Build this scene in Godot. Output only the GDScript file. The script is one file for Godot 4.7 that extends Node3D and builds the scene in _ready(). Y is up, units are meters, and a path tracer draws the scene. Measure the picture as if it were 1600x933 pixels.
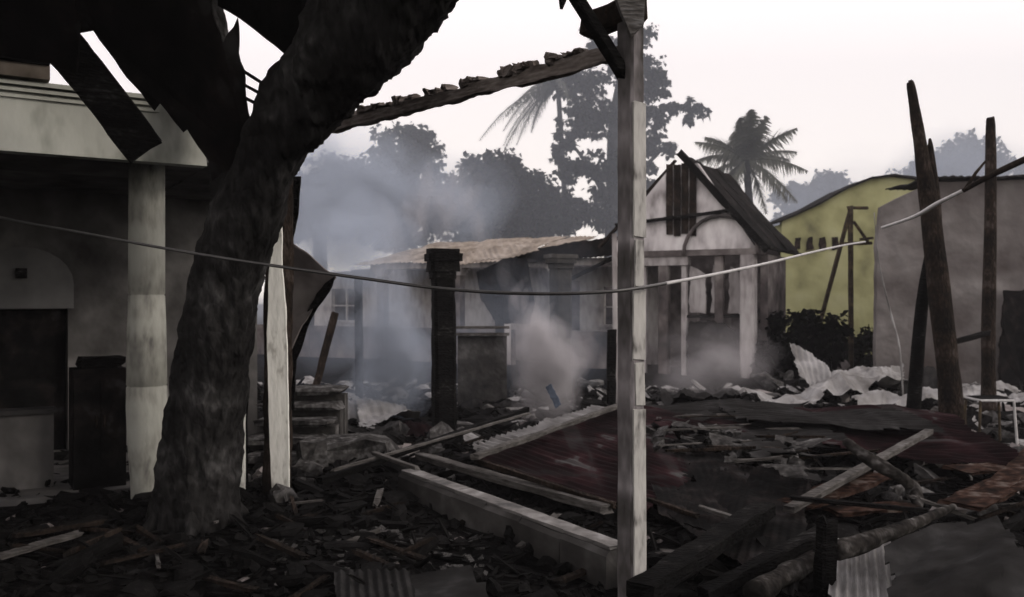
extends Node3D
# A burnt-out yard at dusk: a charred porch frame and tree in front, ruined houses, smoke and trees behind.

const F := 1400.0          # focal length of the photograph in its own pixels
const EYE := 1.6           # height of the camera above the yard
var M := {}
var used := {}
var rng := RandomNumberGenerator.new()
var fn := FastNoiseLite.new()

# ------------------------------------------------------------------ helpers
func P(px: float, py: float, d: float) -> Vector3:
	return Vector3((px - 800.0) / F * d, EYE - (py - 466.5) / F * d, -d)

func G(px: float, d: float, h := 0.0) -> Vector3:      # a point at height h above the yard
	return Vector3((px - 800.0) / F * d, h, -d)

func R(a: float, b: float) -> float:
	return rng.randf_range(a, b)

func gh(x: float, z: float) -> float:                   # the uneven ground of ash and rubble
	var k := clampf(1.0 - (Vector2(x, z + 8.0).length() - 14.0) / 10.0, 0.0, 1.0)
	var h := fn.get_noise_2d(x * 14.0, z * 14.0) * 0.09 + fn.get_noise_2d(x * 60.0 + 90.0, z * 60.0) * 0.035 + fn.get_noise_2d(x * 190.0, z * 190.0) * 0.012
	return h * k - 0.02

class MB:
	var st := SurfaceTool.new()
	var org := Vector3.ZERO
	var count := 0
	func _init(o := Vector3.ZERO, smooth := false) -> void:
		org = o
		st.begin(Mesh.PRIMITIVE_TRIANGLES)
		st.set_smooth_group(0 if smooth else -1)
	func tri(a: Vector3, b: Vector3, c: Vector3) -> void:
		st.add_vertex(a - org); st.add_vertex(c - org); st.add_vertex(b - org)
		count += 1
	func quad(a: Vector3, b: Vector3, c: Vector3, d: Vector3) -> void:
		tri(a, b, c); tri(a, c, d)
	func box(lo: Vector3, hi: Vector3) -> void:
		var v := []
		for i in 8: v.append(Vector3(hi.x if i & 1 else lo.x, hi.y if i & 2 else lo.y, hi.z if i & 4 else lo.z))
		quad(v[4], v[5], v[7], v[6]); quad(v[1], v[0], v[2], v[3]); quad(v[5], v[1], v[3], v[7])
		quad(v[0], v[4], v[6], v[2]); quad(v[6], v[7], v[3], v[2]); quad(v[0], v[1], v[5], v[4])
	func mesh() -> ArrayMesh:
		st.generate_normals()
		return st.commit()

func numbered(n: String) -> String:
	if not used.has(n):
		used[n] = 0
		return n
	used[n] += 1
	return "%s_%03d" % [n, used[n]]

func tag(o: Node, label: String, category := "", group := "", kind := "") -> Node:
	if label: o.set_meta("label", label)
	if category: o.set_meta("category", category)
	if group: o.set_meta("group", group)
	if kind: o.set_meta("kind", kind)
	return o

func thing(called: String, label: String, category: String, at := Vector3.ZERO, turn := 0.0, group := "") -> Node3D:
	var o := Node3D.new()
	o.name = numbered(called)
	add_child(o)
	o.position = at
	o.rotation.y = turn
	tag(o, label, category, group)
	return o

func part(mb: MB, called: String, m: Material, parent: Node3D) -> MeshInstance3D:
	var o := MeshInstance3D.new()
	o.mesh = mb.mesh()
	o.name = called
	o.material_override = m
	parent.add_child(o, true)
	return o

func one(mb: MB, called: String, m: Material, label: String, category: String, group := "", kind := "") -> MeshInstance3D:
	var o := MeshInstance3D.new()
	o.mesh = mb.mesh()
	o.name = numbered(called)
	o.material_override = m
	add_child(o)
	o.position = mb.org
	tag(o, label, category, group, kind)
	return o

func struct(mb: MB, called: String, m: Material) -> MeshInstance3D:
	return one(mb, called, m, "", "", "", "structure")

# a length of timber: chamfered section, burnt and eaten away by jag (0..1)
func timber(mb: MB, a: Vector3, b: Vector3, w: float, h: float, up := Vector3.UP, jag := 0.1, seg := 8, sd := 0.0, t0 := 1.0, t1 := 1.0) -> void:
	var dir := (b - a).normalized()
	if absf(dir.dot(up)) > 0.98: up = Vector3(0.3, 0.1, 1).normalized()
	var s := dir.cross(up).normalized()
	var u := s.cross(dir)
	var c := minf(w, h) * 0.13
	var sec := [Vector2(-w / 2 + c, -h / 2), Vector2(w / 2 - c, -h / 2), Vector2(w / 2, -h / 2 + c), Vector2(w / 2, h / 2 - c), Vector2(w / 2 - c, h / 2), Vector2(-w / 2 + c, h / 2), Vector2(-w / 2, h / 2 - c), Vector2(-w / 2, -h / 2 + c)]
	var rings := []
	var ln := a.distance_to(b)
	for i in seg + 1:
		var t := float(i) / seg
		var r := []
		var tp: float = lerpf(t0, t1, t)
		for k in 8:
			var e := 1.0 - jag * maxf(0.0, 0.35 + fn.get_noise_3d(t * ln * 260.0 + sd * 31.0, k * 37.0, sd * 17.0) * 1.6)
			var q: Vector2 = sec[k] * tp * e
			var off := 0.0
			if i == 0 or i == seg: off = (fn.get_noise_2d(k * 91.0 + i * 7.0, sd * 13.0)) * jag * 0.25
			r.append(a.lerp(b, t) + s * q.x + u * q.y + dir * off)
		rings.append(r)
	for i in seg:
		for k in 8:
			var k2 := (k + 1) % 8
			mb.quad(rings[i][k], rings[i][k2], rings[i + 1][k2], rings[i + 1][k])
	var ca := Vector3.ZERO
	var cb := Vector3.ZERO
	for k in 8:
		ca += rings[0][k] / 8.0
		cb += rings[seg][k] / 8.0
	for k in 8:
		var k2 := (k + 1) % 8
		mb.tri(ca, rings[0][k2], rings[0][k])
		mb.tri(cb, rings[seg][k], rings[seg][k2])

# a round tube through points; wob roughens it
func tube(mb: MB, pts: Array, rad: Array, n := 8, wob := 0.0, sd := 0.0, sub := 1, ridge := 0.0) -> void:
	var cp := []
	var cr := []
	var last := pts.size() - 1
	for i in last:
		for s in sub:
			var t := float(s) / sub
			var p0: Vector3 = pts[maxi(i - 1, 0)]
			var p3: Vector3 = pts[mini(i + 2, last)]
			cp.append((pts[i] as Vector3).cubic_interpolate(pts[i + 1], p0, p3, t))
			cr.append(lerpf(rad[i], rad[i + 1], t))
	cp.append(pts[last]); cr.append(rad[last])
	var rings := []
	var ref := Vector3(0.31, 0.2, 0.93).normalized()
	for i in cp.size():
		var dir: Vector3 = (cp[mini(i + 1, cp.size() - 1)] - cp[maxi(i - 1, 0)]).normalized()
		var s := dir.cross(ref).normalized()
		var u := s.cross(dir)
		ref = (ref - dir * ref.dot(dir)).normalized()
		var r := []
		for k in n:
			var an := TAU * k / n
			var q: Vector3 = s * cos(an) + u * sin(an)
			var e := 1.0
			if wob > 0.0:
				var w: Vector3 = cp[i] + q * cr[i]
				e += wob * (fn.get_noise_3d(w.x * 120.0 + sd, w.y * 70.0, w.z * 120.0) + 0.5 * fn.get_noise_3d(w.x * 420.0, w.y * 300.0 + sd, w.z * 420.0))
			if ridge > 0.0:
				var w2: Vector3 = cp[i] + q * cr[i]
				e -= ridge * (1.0 - 2.5 * absf(fn.get_noise_3d(w2.x * 950.0, w2.y * 230.0 + sd, w2.z * 950.0)))
			r.append(cp[i] + q * cr[i] * e)
		rings.append(r)
	for i in rings.size() - 1:
		for k in n:
			var k2 := (k + 1) % n
			mb.quad(rings[i][k], rings[i + 1][k], rings[i + 1][k2], rings[i][k2])
	for k in n:
		var k2 := (k + 1) % n
		mb.tri(cp[0], rings[0][k], rings[0][k2])
		mb.tri(cp[-1], rings[-1][k2], rings[-1][k])

# a metal sheet: corrugated along u, warped, torn at its edges
func sheet(mb: MB, o: Vector3, u: Vector3, v: Vector3, nu: int, nv: int, corr := 0.015, per := 0.09, warp := 0.05, tear := 0.0, sd := 0.0, th := 0.004) -> void:
	var n := u.cross(v).normalized()
	var lu := u.length()
	var g := []
	for i in nu + 1:
		var row := []
		for j in nv + 1:
			var a := float(i) / nu
			var b := float(j) / nv
			var q := o + u * a + v * b
			var w := corr * sin(TAU * lu * a / per)
			w += warp * (fn.get_noise_2d(a * lu * 55.0 + sd * 71.0, b * v.length() * 55.0 - sd * 13.0) * 1.6 + 0.35 * fn.get_noise_2d(a * lu * 190.0 + sd, b * v.length() * 190.0))
			q += n * w
			if i == 0 or i == nu: q += u.normalized() * fn.get_noise_2d(j * 90.0, sd * 40.0 + i) * tear * 0.3
			if j == 0 or j == nv: q += v.normalized() * fn.get_noise_2d(i * 60.0, sd * 40.0 + j) * tear * 0.3
			row.append(q)
		g.append(row)
	var has := func(i: int, j: int) -> bool:
		if i < 0 or j < 0 or i >= nu or j >= nv: return false
		if tear <= 0.0: return true
		var e := minf(minf(i + 0.5, nu - i - 0.5) / nu * lu, minf(j + 0.5, nv - j - 0.5) / nv * v.length())
		return e > tear * (0.1 + fn.get_noise_2d(float(i) / nu * lu * 130.0 + sd * 9.0, float(j) / nv * v.length() * 130.0) * 1.4)
	var t := n * th
	for i in nu:
		for j in nv:
			if not has.call(i, j): continue
			var a: Vector3 = g[i][j]; var b: Vector3 = g[i + 1][j]; var c: Vector3 = g[i + 1][j + 1]; var d: Vector3 = g[i][j + 1]
			mb.quad(a, b, c, d)
			mb.quad(d - t, c - t, b - t, a - t)
			if not has.call(i - 1, j): mb.quad(a, d, d - t, a - t)
			if not has.call(i + 1, j): mb.quad(c, b, b - t, c - t)
			if not has.call(i, j - 1): mb.quad(b, a, a - t, b - t)
			if not has.call(i, j + 1): mb.quad(d, c, c - t, d - t)

# a flat plate with a rough outline: planar points in order, thickness th
func plate(mb: MB, pts: Array, th: float, rough := 0.0, sd := 0.0, step := 0.06) -> void:
	var cen := Vector3.ZERO
	for p in pts: cen += p / pts.size()
	var n := Vector3.ZERO
	for i in pts.size():
		n += (pts[i] - cen).cross(pts[(i + 1) % pts.size()] - cen)
	n = n.normalized()
	var ax: Vector3 = (pts[1] - pts[0]).normalized()
	var ay := n.cross(ax)
	var out := PackedVector2Array()
	for i in pts.size():
		var a: Vector3 = pts[i]
		var b: Vector3 = pts[(i + 1) % pts.size()]
		var k := 1 if rough <= 0.0 else maxi(1, int(a.distance_to(b) / step))
		for s in k:
			var q: Vector3 = a.lerp(b, float(s) / k) - cen
			var v := Vector2(q.dot(ax), q.dot(ay))
			if rough > 0.0:
				v += Vector2(fn.get_noise_2d(v.x * 300.0 + sd * 50.0, v.y * 300.0), fn.get_noise_2d(v.x * 300.0 - 99.0, v.y * 300.0 + sd * 50.0)) * rough
			out.append(v)
	var idx := Geometry2D.triangulate_polygon(out)
	if idx.is_empty():
		if rough > 0.0: plate(mb, pts, th, 0.0 if rough < 0.012 else rough * 0.5, sd, step)
		else: print("plate not triangulated at ", cen)
		return
	var top := []
	var bot := []
	for v in out:
		var q := cen + ax * v.x + ay * v.y
		if rough > 0.0: q += n * fn.get_noise_2d(v.x * 70.0 + sd, v.y * 70.0) * rough * 1.5
		top.append(q + n * th / 2)
		bot.append(q - n * th / 2)
	for i in range(0, idx.size(), 3):
		mb.tri(top[idx[i]], top[idx[i + 1]], top[idx[i + 2]])
		mb.tri(bot[idx[i]], bot[idx[i + 2]], bot[idx[i + 1]])
	for i in top.size():
		var j := (i + 1) % top.size()
		mb.quad(bot[i], bot[j], top[j], top[i])

# a wall in the x-y plane with openings [x0, y0, x1, y1]; z from z0 to z1
func holed(mb: MB, x0: float, y0: float, x1: float, y1: float, z0: float, z1: float, holes: Array) -> void:
	var xs := [x0, x1]
	var ys := [y0, y1]
	for h in holes:
		for k in [0, 2]:
			if not xs.has(h[k]): xs.append(h[k])
			if not ys.has(h[k + 1]): ys.append(h[k + 1])
	xs.sort(); ys.sort()
	var full := func(i: int, j: int) -> bool:
		if i < 0 or j < 0 or i >= xs.size() - 1 or j >= ys.size() - 1: return false
		var cx: float = (xs[i] + xs[i + 1]) / 2.0
		var cy: float = (ys[j] + ys[j + 1]) / 2.0
		for h in holes:
			if cx > h[0] and cx < h[2] and cy > h[1] and cy < h[3]: return false
		return true
	for i in xs.size() - 1:
		for j in ys.size() - 1:
			if not full.call(i, j): continue
			var a: float = xs[i]; var b: float = xs[i + 1]; var c: float = ys[j]; var d: float = ys[j + 1]
			mb.quad(Vector3(a, c, z1), Vector3(b, c, z1), Vector3(b, d, z1), Vector3(a, d, z1))
			mb.quad(Vector3(b, c, z0), Vector3(a, c, z0), Vector3(a, d, z0), Vector3(b, d, z0))
			if not full.call(i - 1, j): mb.quad(Vector3(a, c, z0), Vector3(a, c, z1), Vector3(a, d, z1), Vector3(a, d, z0))
			if not full.call(i + 1, j): mb.quad(Vector3(b, c, z1), Vector3(b, c, z0), Vector3(b, d, z0), Vector3(b, d, z1))
			if not full.call(i, j - 1): mb.quad(Vector3(a, c, z0), Vector3(b, c, z0), Vector3(b, c, z1), Vector3(a, c, z1))
			if not full.call(i, j + 1): mb.quad(Vector3(a, d, z1), Vector3(b, d, z1), Vector3(b, d, z0), Vector3(a, d, z0))

func lathe(mb: MB, base: Vector3, prof: Array, n := 20, wob := 0.0) -> void:
	var pts := []
	var rad := []
	for i in prof.size() - 1:
		for k in n:
			var an := TAU * k / n
			var an2 := TAU * (k + 1) / n
			var f := func(a: float, q: Array) -> Vector3:
				var r: float = q[0]
				var p := base + Vector3(cos(a) * r, q[1], sin(a) * r)
				if wob > 0.0: p += Vector3(cos(a), 0, sin(a)) * r * wob * fn.get_noise_3d(cos(a) * 90.0, q[1] * 160.0, sin(a) * 90.0)
				return p
			mb.quad(f.call(an2, prof[i]), f.call(an, prof[i]), f.call(an, prof[i + 1]), f.call(an2, prof[i + 1]))
	pts.clear(); rad.clear()

# a broken lump: a jittered box
func lump(mb: MB, c: Vector3, size: Vector3, turn: Basis, sd: float, jit := 0.25) -> void:
	var n := 3
	var at := func(i: int, j: int, k: int) -> Vector3:
		var q := Vector3(i - 1, j - 1, k - 1)
		var l := 1.0 - 0.13 * maxf(0.0, q.length() - 1.0)
		var o := Vector3(fn.get_noise_2d(i * 77.0 + j * 31.0 + sd * 57.0, k * 53.0), fn.get_noise_2d(j * 77.0 + k * 31.0 - sd * 57.0, i * 53.0), fn.get_noise_2d(k * 77.0 + i * 31.0 + sd * 21.0, j * 53.0))
		return c + turn * ((q * l + o * jit * 1.6) * size * 0.5)
	for i in n - 1:
		for j in n - 1:
			mb.quad(at.call(i, j, 2), at.call(i + 1, j, 2), at.call(i + 1, j + 1, 2), at.call(i, j + 1, 2))
			mb.quad(at.call(i + 1, j, 0), at.call(i, j, 0), at.call(i, j + 1, 0), at.call(i + 1, j + 1, 0))
			mb.quad(at.call(2, j, i + 1), at.call(2, j, i), at.call(2, j + 1, i), at.call(2, j + 1, i + 1))
			mb.quad(at.call(0, j, i), at.call(0, j, i + 1), at.call(0, j + 1, i + 1), at.call(0, j + 1, i))
			mb.quad(at.call(i, 2, j + 1), at.call(i + 1, 2, j + 1), at.call(i + 1, 2, j), at.call(i, 2, j))
			mb.quad(at.call(i, 0, j), at.call(i + 1, 0, j), at.call(i + 1, 0, j + 1), at.call(i, 0, j + 1))

# leaves spread through ellipsoids: [centre, radii, number]
func leaves(org: Vector3, blobs: Array, size: float, cols: Array, droop := 0.3) -> ArrayMesh:
	var v := PackedVector3Array()
	var nn := PackedVector3Array()
	var cc := PackedColorArray()
	for b in blobs:
		var cen: Vector3 = b[0]
		var rad: Vector3 = b[1]
		# each blob is split into lesser clumps so that gaps stay open
		var clumps := []
		for k in maxi(3, int(b[2] / 34.0)):
			var d := Vector3(R(-1, 1), R(-1, 1), R(-1, 1)).normalized() * pow(rng.randf(), 0.4)
			clumps.append([cen + d * rad, R(0.12, 0.4)])
		for k in int(b[2]):
			var cl: Array = clumps[rng.randi() % clumps.size()]
			var p: Vector3 = cl[0] + Vector3(R(-1, 1), R(-1, 1), R(-1, 1)).normalized() * pow(rng.randf(), 0.5) * rad * cl[1] - org
			var dir := Vector3(R(-1, 1), R(-1, 0.6) - droop, R(-1, 1)).normalized()
			var side := dir.cross(Vector3(R(-1, 1), R(-1, 1), R(-1, 1))).normalized()
			var l := size * R(0.6, 1.3)
			var w := l * R(0.22, 0.4)
			var nrm := side.cross(dir).normalized()
			var a := p
			var t := p + dir * l
			var m1 := p + dir * l * 0.45 + side * w + nrm * w * 0.3
			var m2 := p + dir * l * 0.45 - side * w + nrm * w * 0.3
			v.append(a); v.append(m1); v.append(t)
			v.append(a); v.append(t); v.append(m2)
			var c: Color = cols[rng.randi() % cols.size()]
			c = Color(c.r * R(0.75, 1.25), c.g * R(0.75, 1.25), c.b * R(0.75, 1.25))
			for q in 6:
				nn.append(nrm)
				cc.append(c)
	var arr := []
	arr.resize(Mesh.ARRAY_MAX)
	arr[Mesh.ARRAY_VERTEX] = v
	arr[Mesh.ARRAY_NORMAL] = nn
	arr[Mesh.ARRAY_COLOR] = cc
	var am := ArrayMesh.new()
	am.add_surface_from_arrays(Mesh.PRIMITIVE_TRIANGLES, arr)
	return am

func mesh_part(am: Mesh, called: String, m: Material, parent: Node3D) -> MeshInstance3D:
	var o := MeshInstance3D.new()
	o.mesh = am
	o.name = called
	o.material_override = m
	parent.add_child(o, true)
	return o

# ------------------------------------------------------------------ textures and materials
func noise_bytes(size: int, sd: int, freq: float, cell := false) -> PackedByteArray:
	var n := FastNoiseLite.new()
	n.seed = sd
	n.frequency = freq
	n.fractal_octaves = 4
	n.noise_type = FastNoiseLite.TYPE_CELLULAR if cell else FastNoiseLite.TYPE_SIMPLEX_SMOOTH
	if cell:
		n.fractal_type = FastNoiseLite.FRACTAL_NONE
		n.cellular_return_type = FastNoiseLite.RETURN_DISTANCE2_SUB
	var im := n.get_seamless_image(size, size)
	im.convert(Image.FORMAT_L8)
	return im.get_data()

func mat(called: String, sd: int, stops: Array, metre := 1.0, rough := 0.9, f1 := 0.03, f2 := 0.006, mixv := 0.5, contrast := 1.5, bump := 3.0, cell := false, kx := 1, ky := 1, metal := 0.0) -> StandardMaterial3D:
	var size := 256
	var a := noise_bytes(size, sd, f1)
	var b := noise_bytes(size, sd + 50, f2)
	var c := noise_bytes(size, sd + 90, 0.05, true) if cell else a
	var gr := Gradient.new()
	var off := PackedFloat32Array()
	var col := PackedColorArray()
	for s in stops:
		off.append(s[0])
		col.append(s[1])
	gr.offsets = off
	gr.colors = col
	var lut := PackedByteArray()
	for i in 256:
		var q := gr.sample(i / 255.0).linear_to_srgb()
		lut.append(int(clampf(q.r, 0, 1) * 255.0)); lut.append(int(clampf(q.g, 0, 1) * 255.0)); lut.append(int(clampf(q.b, 0, 1) * 255.0))
	var data := PackedByteArray()
	data.resize(size * size * 3)
	var hd := PackedByteArray()
	hd.resize(size * size)
	for y in size:
		for x in size:
			var i := y * size + x
			var j := ((y * ky) % size) * size + (x * kx) % size
			var v := lerpf(a[j], b[i], mixv)
			v = clampf((v - 127.5) * contrast + 127.5, 0.0, 255.0)
			var w := int(v) * 3
			data[i * 3] = lut[w]; data[i * 3 + 1] = lut[w + 1]; data[i * 3 + 2] = lut[w + 2]
			hd[i] = (int(c[j]) + int(a[j])) / 2
	var m := StandardMaterial3D.new()
	m.resource_name = called
	m.albedo_texture = ImageTexture.create_from_image(Image.create_from_data(size, size, false, Image.FORMAT_RGB8, data))
	if bump > 0.0:
		var bi := Image.create_from_data(size, size, false, Image.FORMAT_L8, hd)
		bi.convert(Image.FORMAT_RGBA8)
		bi.bump_map_to_normal_map(bump)
		m.normal_enabled = true
		m.normal_texture = ImageTexture.create_from_image(bi)
	m.roughness = rough
	m.metallic = metal
	m.metallic_specular = 0.5 if rough < 0.5 else (0.2 if rough < 0.78 else 0.1)
	m.uv1_triplanar = true
	m.uv1_scale = Vector3.ONE / metre
	m.cull_mode = BaseMaterial3D.CULL_DISABLED
	M[called] = m
	return m

func grey(v: float, warm := 0.0) -> Color:
	return Color(v * (1.0 + warm), v, v * (1.0 - warm))

func materials() -> void:
	mat("char", 1, [[0.0, grey(0.002476)], [0.45, grey(0.004953)], [0.7, grey(0.009288, 0.04)], [0.88, grey(0.02321)], [1.0, grey(0.04953)]], 0.7, 0.82, 0.03, 0.008, 0.45, 1.5, 6.0, true, 1, 3)
	mat("char_brown", 2, [[0.0, grey(0.005737)], [0.4, Color(0.01435, 0.01147, 0.009562)], [0.7, Color(0.02869, 0.02151, 0.01721)], [1.0, Color(0.06215, 0.05259, 0.04781)]], 0.8, 0.85, 0.03, 0.008, 0.5, 1.6, 5.0, true, 3, 1)
	mat("ash", 3, [[0.0, grey(0.001081)], [0.42, grey(0.002042)], [0.62, grey(0.003604, 0.05)], [0.8, grey(0.007207, 0.04)], [1.0, grey(0.01922)]], 1.7, 0.97, 0.035, 0.007, 0.5, 1.7, 7.0)
	mat("paint", 4, [[0.0, grey(0.186, 0.05)], [0.22, Color(0.465, 0.465, 0.4278)], [0.4, Color(0.6696, 0.6789, 0.6324)], [1.0, Color(0.7626, 0.7719, 0.7254)]], 1.1, 0.7, 0.02, 0.008, 0.5, 1.5, 1.0, false, 3, 1)
	mat("paint_scorched", 5, [[0.0, grey(0.041, 0.06)], [0.35, Color(0.1394, 0.1312, 0.1353)], [0.6, Color(0.2296, 0.2173, 0.2255)], [1.0, Color(0.328, 0.3198, 0.3198)]], 1.3, 0.8, 0.02, 0.008, 0.6, 1.5, 1.5, false, 4, 1)
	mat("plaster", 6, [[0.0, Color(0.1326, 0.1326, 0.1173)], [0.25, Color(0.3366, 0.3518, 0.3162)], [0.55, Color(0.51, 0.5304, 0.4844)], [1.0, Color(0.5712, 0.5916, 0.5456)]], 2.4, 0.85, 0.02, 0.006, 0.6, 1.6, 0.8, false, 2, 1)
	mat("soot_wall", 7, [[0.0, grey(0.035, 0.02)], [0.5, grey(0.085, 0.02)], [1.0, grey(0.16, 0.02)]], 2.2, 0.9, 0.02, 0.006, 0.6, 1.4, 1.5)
	mat("concrete", 8, [[0.0, grey(0.07)], [0.4, grey(0.13, 0.03)], [0.7, grey(0.19, 0.02)], [1.0, grey(0.27)]], 1.3, 0.92, 0.03, 0.008, 0.55, 1.5, 3.0)
	mat("concrete_sooty", 9, [[0.0, grey(0.03)], [0.4, Color(0.075, 0.066, 0.066)], [0.7, Color(0.12, 0.108, 0.106)], [1.0, Color(0.2, 0.185, 0.18)]], 2.6, 0.92, 0.025, 0.006, 0.6, 1.6, 2.0)
	mat("house_grey", 10, [[0.0, Color(0.1, 0.092, 0.092)], [0.4, Color(0.24, 0.225, 0.225)], [0.7, Color(0.34, 0.325, 0.325)], [1.0, Color(0.42, 0.41, 0.41)]], 3.0, 0.9, 0.02, 0.006, 0.6, 1.5, 1.5, false, 3, 1)
	mat("yellow", 11, [[0.0, Color(0.13, 0.128, 0.075)], [0.3, Color(0.23, 0.23, 0.12)], [0.55, Color(0.29, 0.292, 0.155)], [1.0, Color(0.33, 0.33, 0.195)]], 4.0, 0.9, 0.02, 0.006, 0.7, 1.4, 1.0)
	mat("grey_wall", 12, [[0.0, Color(0.0615, 0.05228, 0.0492)], [0.4, Color(0.1046, 0.09532, 0.09345)], [0.7, Color(0.1353, 0.1261, 0.123)], [1.0, Color(0.1845, 0.1753, 0.1722)]], 4.5, 0.9, 0.03, 0.006, 0.7, 1.4, 2.0)
	mat("rust_tan", 13, [[0.0, Color(0.07, 0.058, 0.048)], [0.4, Color(0.18, 0.155, 0.13)], [0.7, Color(0.27, 0.24, 0.21)], [1.0, Color(0.36, 0.335, 0.31)]], 2.2, 0.8, 0.02, 0.007, 0.55, 1.6, 1.5, false, 2, 1)
	mat("roof_red", 14, [[0.0, Color(0.0035, 0.0025, 0.0025)], [0.45, Color(0.008, 0.0045, 0.005)], [0.72, Color(0.017, 0.0075, 0.0085)], [0.92, Color(0.032, 0.018, 0.02)], [1.0, grey(0.06)]], 1.9, 0.82, 0.02, 0.007, 0.6, 1.8, 1.5)
	mat("roof_black", 15, [[0.0, grey(0.002285)], [0.5, grey(0.006093)], [0.8, Color(0.01523, 0.01256, 0.01219)], [1.0, grey(0.03808)]], 1.6, 0.9, 0.025, 0.007, 0.5, 1.5, 2.0)
	mat("zinc", 16, [[0.0, grey(0.05443, 0.05)], [0.35, grey(0.1322, 0.02)], [0.65, grey(0.21)], [1.0, grey(0.2799)]], 1.6, 0.62, 0.02, 0.007, 0.5, 1.6, 1.5, false, 1, 1, 0.0)
	mat("zinc_dark", 17, [[0.0, grey(0.005265)], [0.4, grey(0.01264, 0.03)], [0.75, grey(0.02106)], [1.0, grey(0.04001)]], 1.4, 0.8, 0.02, 0.007, 0.5, 1.6, 1.5)
	mat("orange_rust", 18, [[0.0, Color(0.004095, 0.003071, 0.00273)], [0.35, Color(0.01365, 0.007508, 0.00546)], [0.65, Color(0.03413, 0.01877, 0.01365)], [1.0, Color(0.0819, 0.06825, 0.05972)]], 0.7, 0.85, 0.025, 0.008, 0.5, 1.9, 2.0)
	mat("bark", 19, [[0.0, grey(0.0045)], [0.4, grey(0.01125, 0.01)], [0.65, grey(0.021, 0.01)], [0.85, grey(0.0375)], [1.0, grey(0.075)]], 1.3, 0.95, 0.03, 0.006, 0.55, 1.6, 9.0, true, 2, 1)
	mat("wood_grey", 20, [[0.0, grey(0.02419, 0.05)], [0.4, grey(0.06048, 0.05)], [0.7, grey(0.09675, 0.04)], [1.0, grey(0.1452)]], 0.8, 0.9, 0.03, 0.008, 0.4, 1.6, 3.0, false, 1, 5)
	mat("steel", 21, [[0.0, Color(0.02, 0.016, 0.012)], [0.5, Color(0.045, 0.036, 0.025)], [1.0, Color(0.1, 0.075, 0.045)]], 0.8, 0.7, 0.03, 0.01, 0.5, 1.5, 1.0)
	mat("cable", 22, [[0.0, grey(0.015)], [0.5, grey(0.03)], [1.0, grey(0.06)]], 0.5, 0.4, 0.03, 0.01, 0.5, 1.4, 0.0)
	mat("cable_pale", 23, [[0.0, grey(0.225)], [0.5, grey(0.375)], [1.0, grey(0.465)]], 0.5, 0.45, 0.03, 0.01, 0.5, 1.4, 0.0)
	mat("blue_cloth", 24, [[0.0, Color(0.08, 0.1, 0.14)], [1.0, Color(0.24, 0.29, 0.38)]], 0.3, 0.9)
	mat("gable_plaster", 26, [[0.0, Color(0.192, 0.18, 0.18)], [0.35, Color(0.408, 0.39, 0.396)], [0.65, Color(0.54, 0.522, 0.528)], [1.0, Color(0.636, 0.624, 0.624)]], 3.4, 0.9, 0.02, 0.006, 0.55, 1.7, 1.5, false, 2, 1)
	mat("post_white", 27, [[0.0, grey(0.068, 0.05)], [0.2, Color(0.2125, 0.2125, 0.204)], [0.4, Color(0.323, 0.323, 0.3102)], [1.0, Color(0.391, 0.391, 0.374)]], 0.9, 0.75, 0.02, 0.008, 0.5, 1.9, 1.5, false, 4, 1)
	mat("column_white", 28, [[0.0, grey(0.11, 0.02)], [0.25, Color(0.264, 0.2695, 0.242)], [0.5, Color(0.352, 0.363, 0.33)], [1.0, Color(0.418, 0.429, 0.396)]], 1.4, 0.8, 0.02, 0.007, 0.6, 1.4, 1.2, false, 3, 1)
	mat("rubble", 29, [[0.0, grey(0.01147)], [0.4, grey(0.0306, 0.03)], [0.7, grey(0.0612, 0.02)], [1.0, grey(0.13)]], 0.5, 0.95, 0.03, 0.008, 0.5, 1.9, 3.0)
	mat("log_char", 30, [[0.0, grey(0.006)], [0.4, grey(0.015, 0.08)], [0.7, grey(0.034, 0.07)], [1.0, grey(0.12, 0.02)]], 0.6, 0.9, 0.03, 0.008, 0.5, 1.8, 6.0, true)
	mat("arch_plaster", 31, [[0.0, grey(0.09)], [1.0, grey(0.16)]], 1.5, 0.9, 0.02, 0.006, 0.6, 1.2, 0.5)
	mat("burnt_concrete", 32, [[0.0, grey(0.02)], [0.4, grey(0.036, 0.03)], [0.7, grey(0.055, 0.03)], [1.0, grey(0.1, 0.02)]], 1.5, 0.93, 0.03, 0.007, 0.6, 1.4, 2.5)
	mat("beam_ash", 25, [[0.0, Color(0.03, 0.026, 0.024)], [0.4, Color(0.1, 0.085, 0.078)], [0.7, Color(0.16, 0.14, 0.13)], [1.0, Color(0.26, 0.24, 0.23)]], 0.8, 0.9, 0.03, 0.008, 0.5, 1.6, 4.0, true, 1, 3)
	var lf := StandardMaterial3D.new()
	lf.resource_name = "leaf"
	lf.vertex_color_use_as_albedo = true
	lf.roughness = 0.75
	lf.cull_mode = BaseMaterial3D.CULL_DISABLED
	lf.backlight_enabled = true
	lf.backlight = Color(0.12, 0.14, 0.08)
	M["leaf"] = lf

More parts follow.
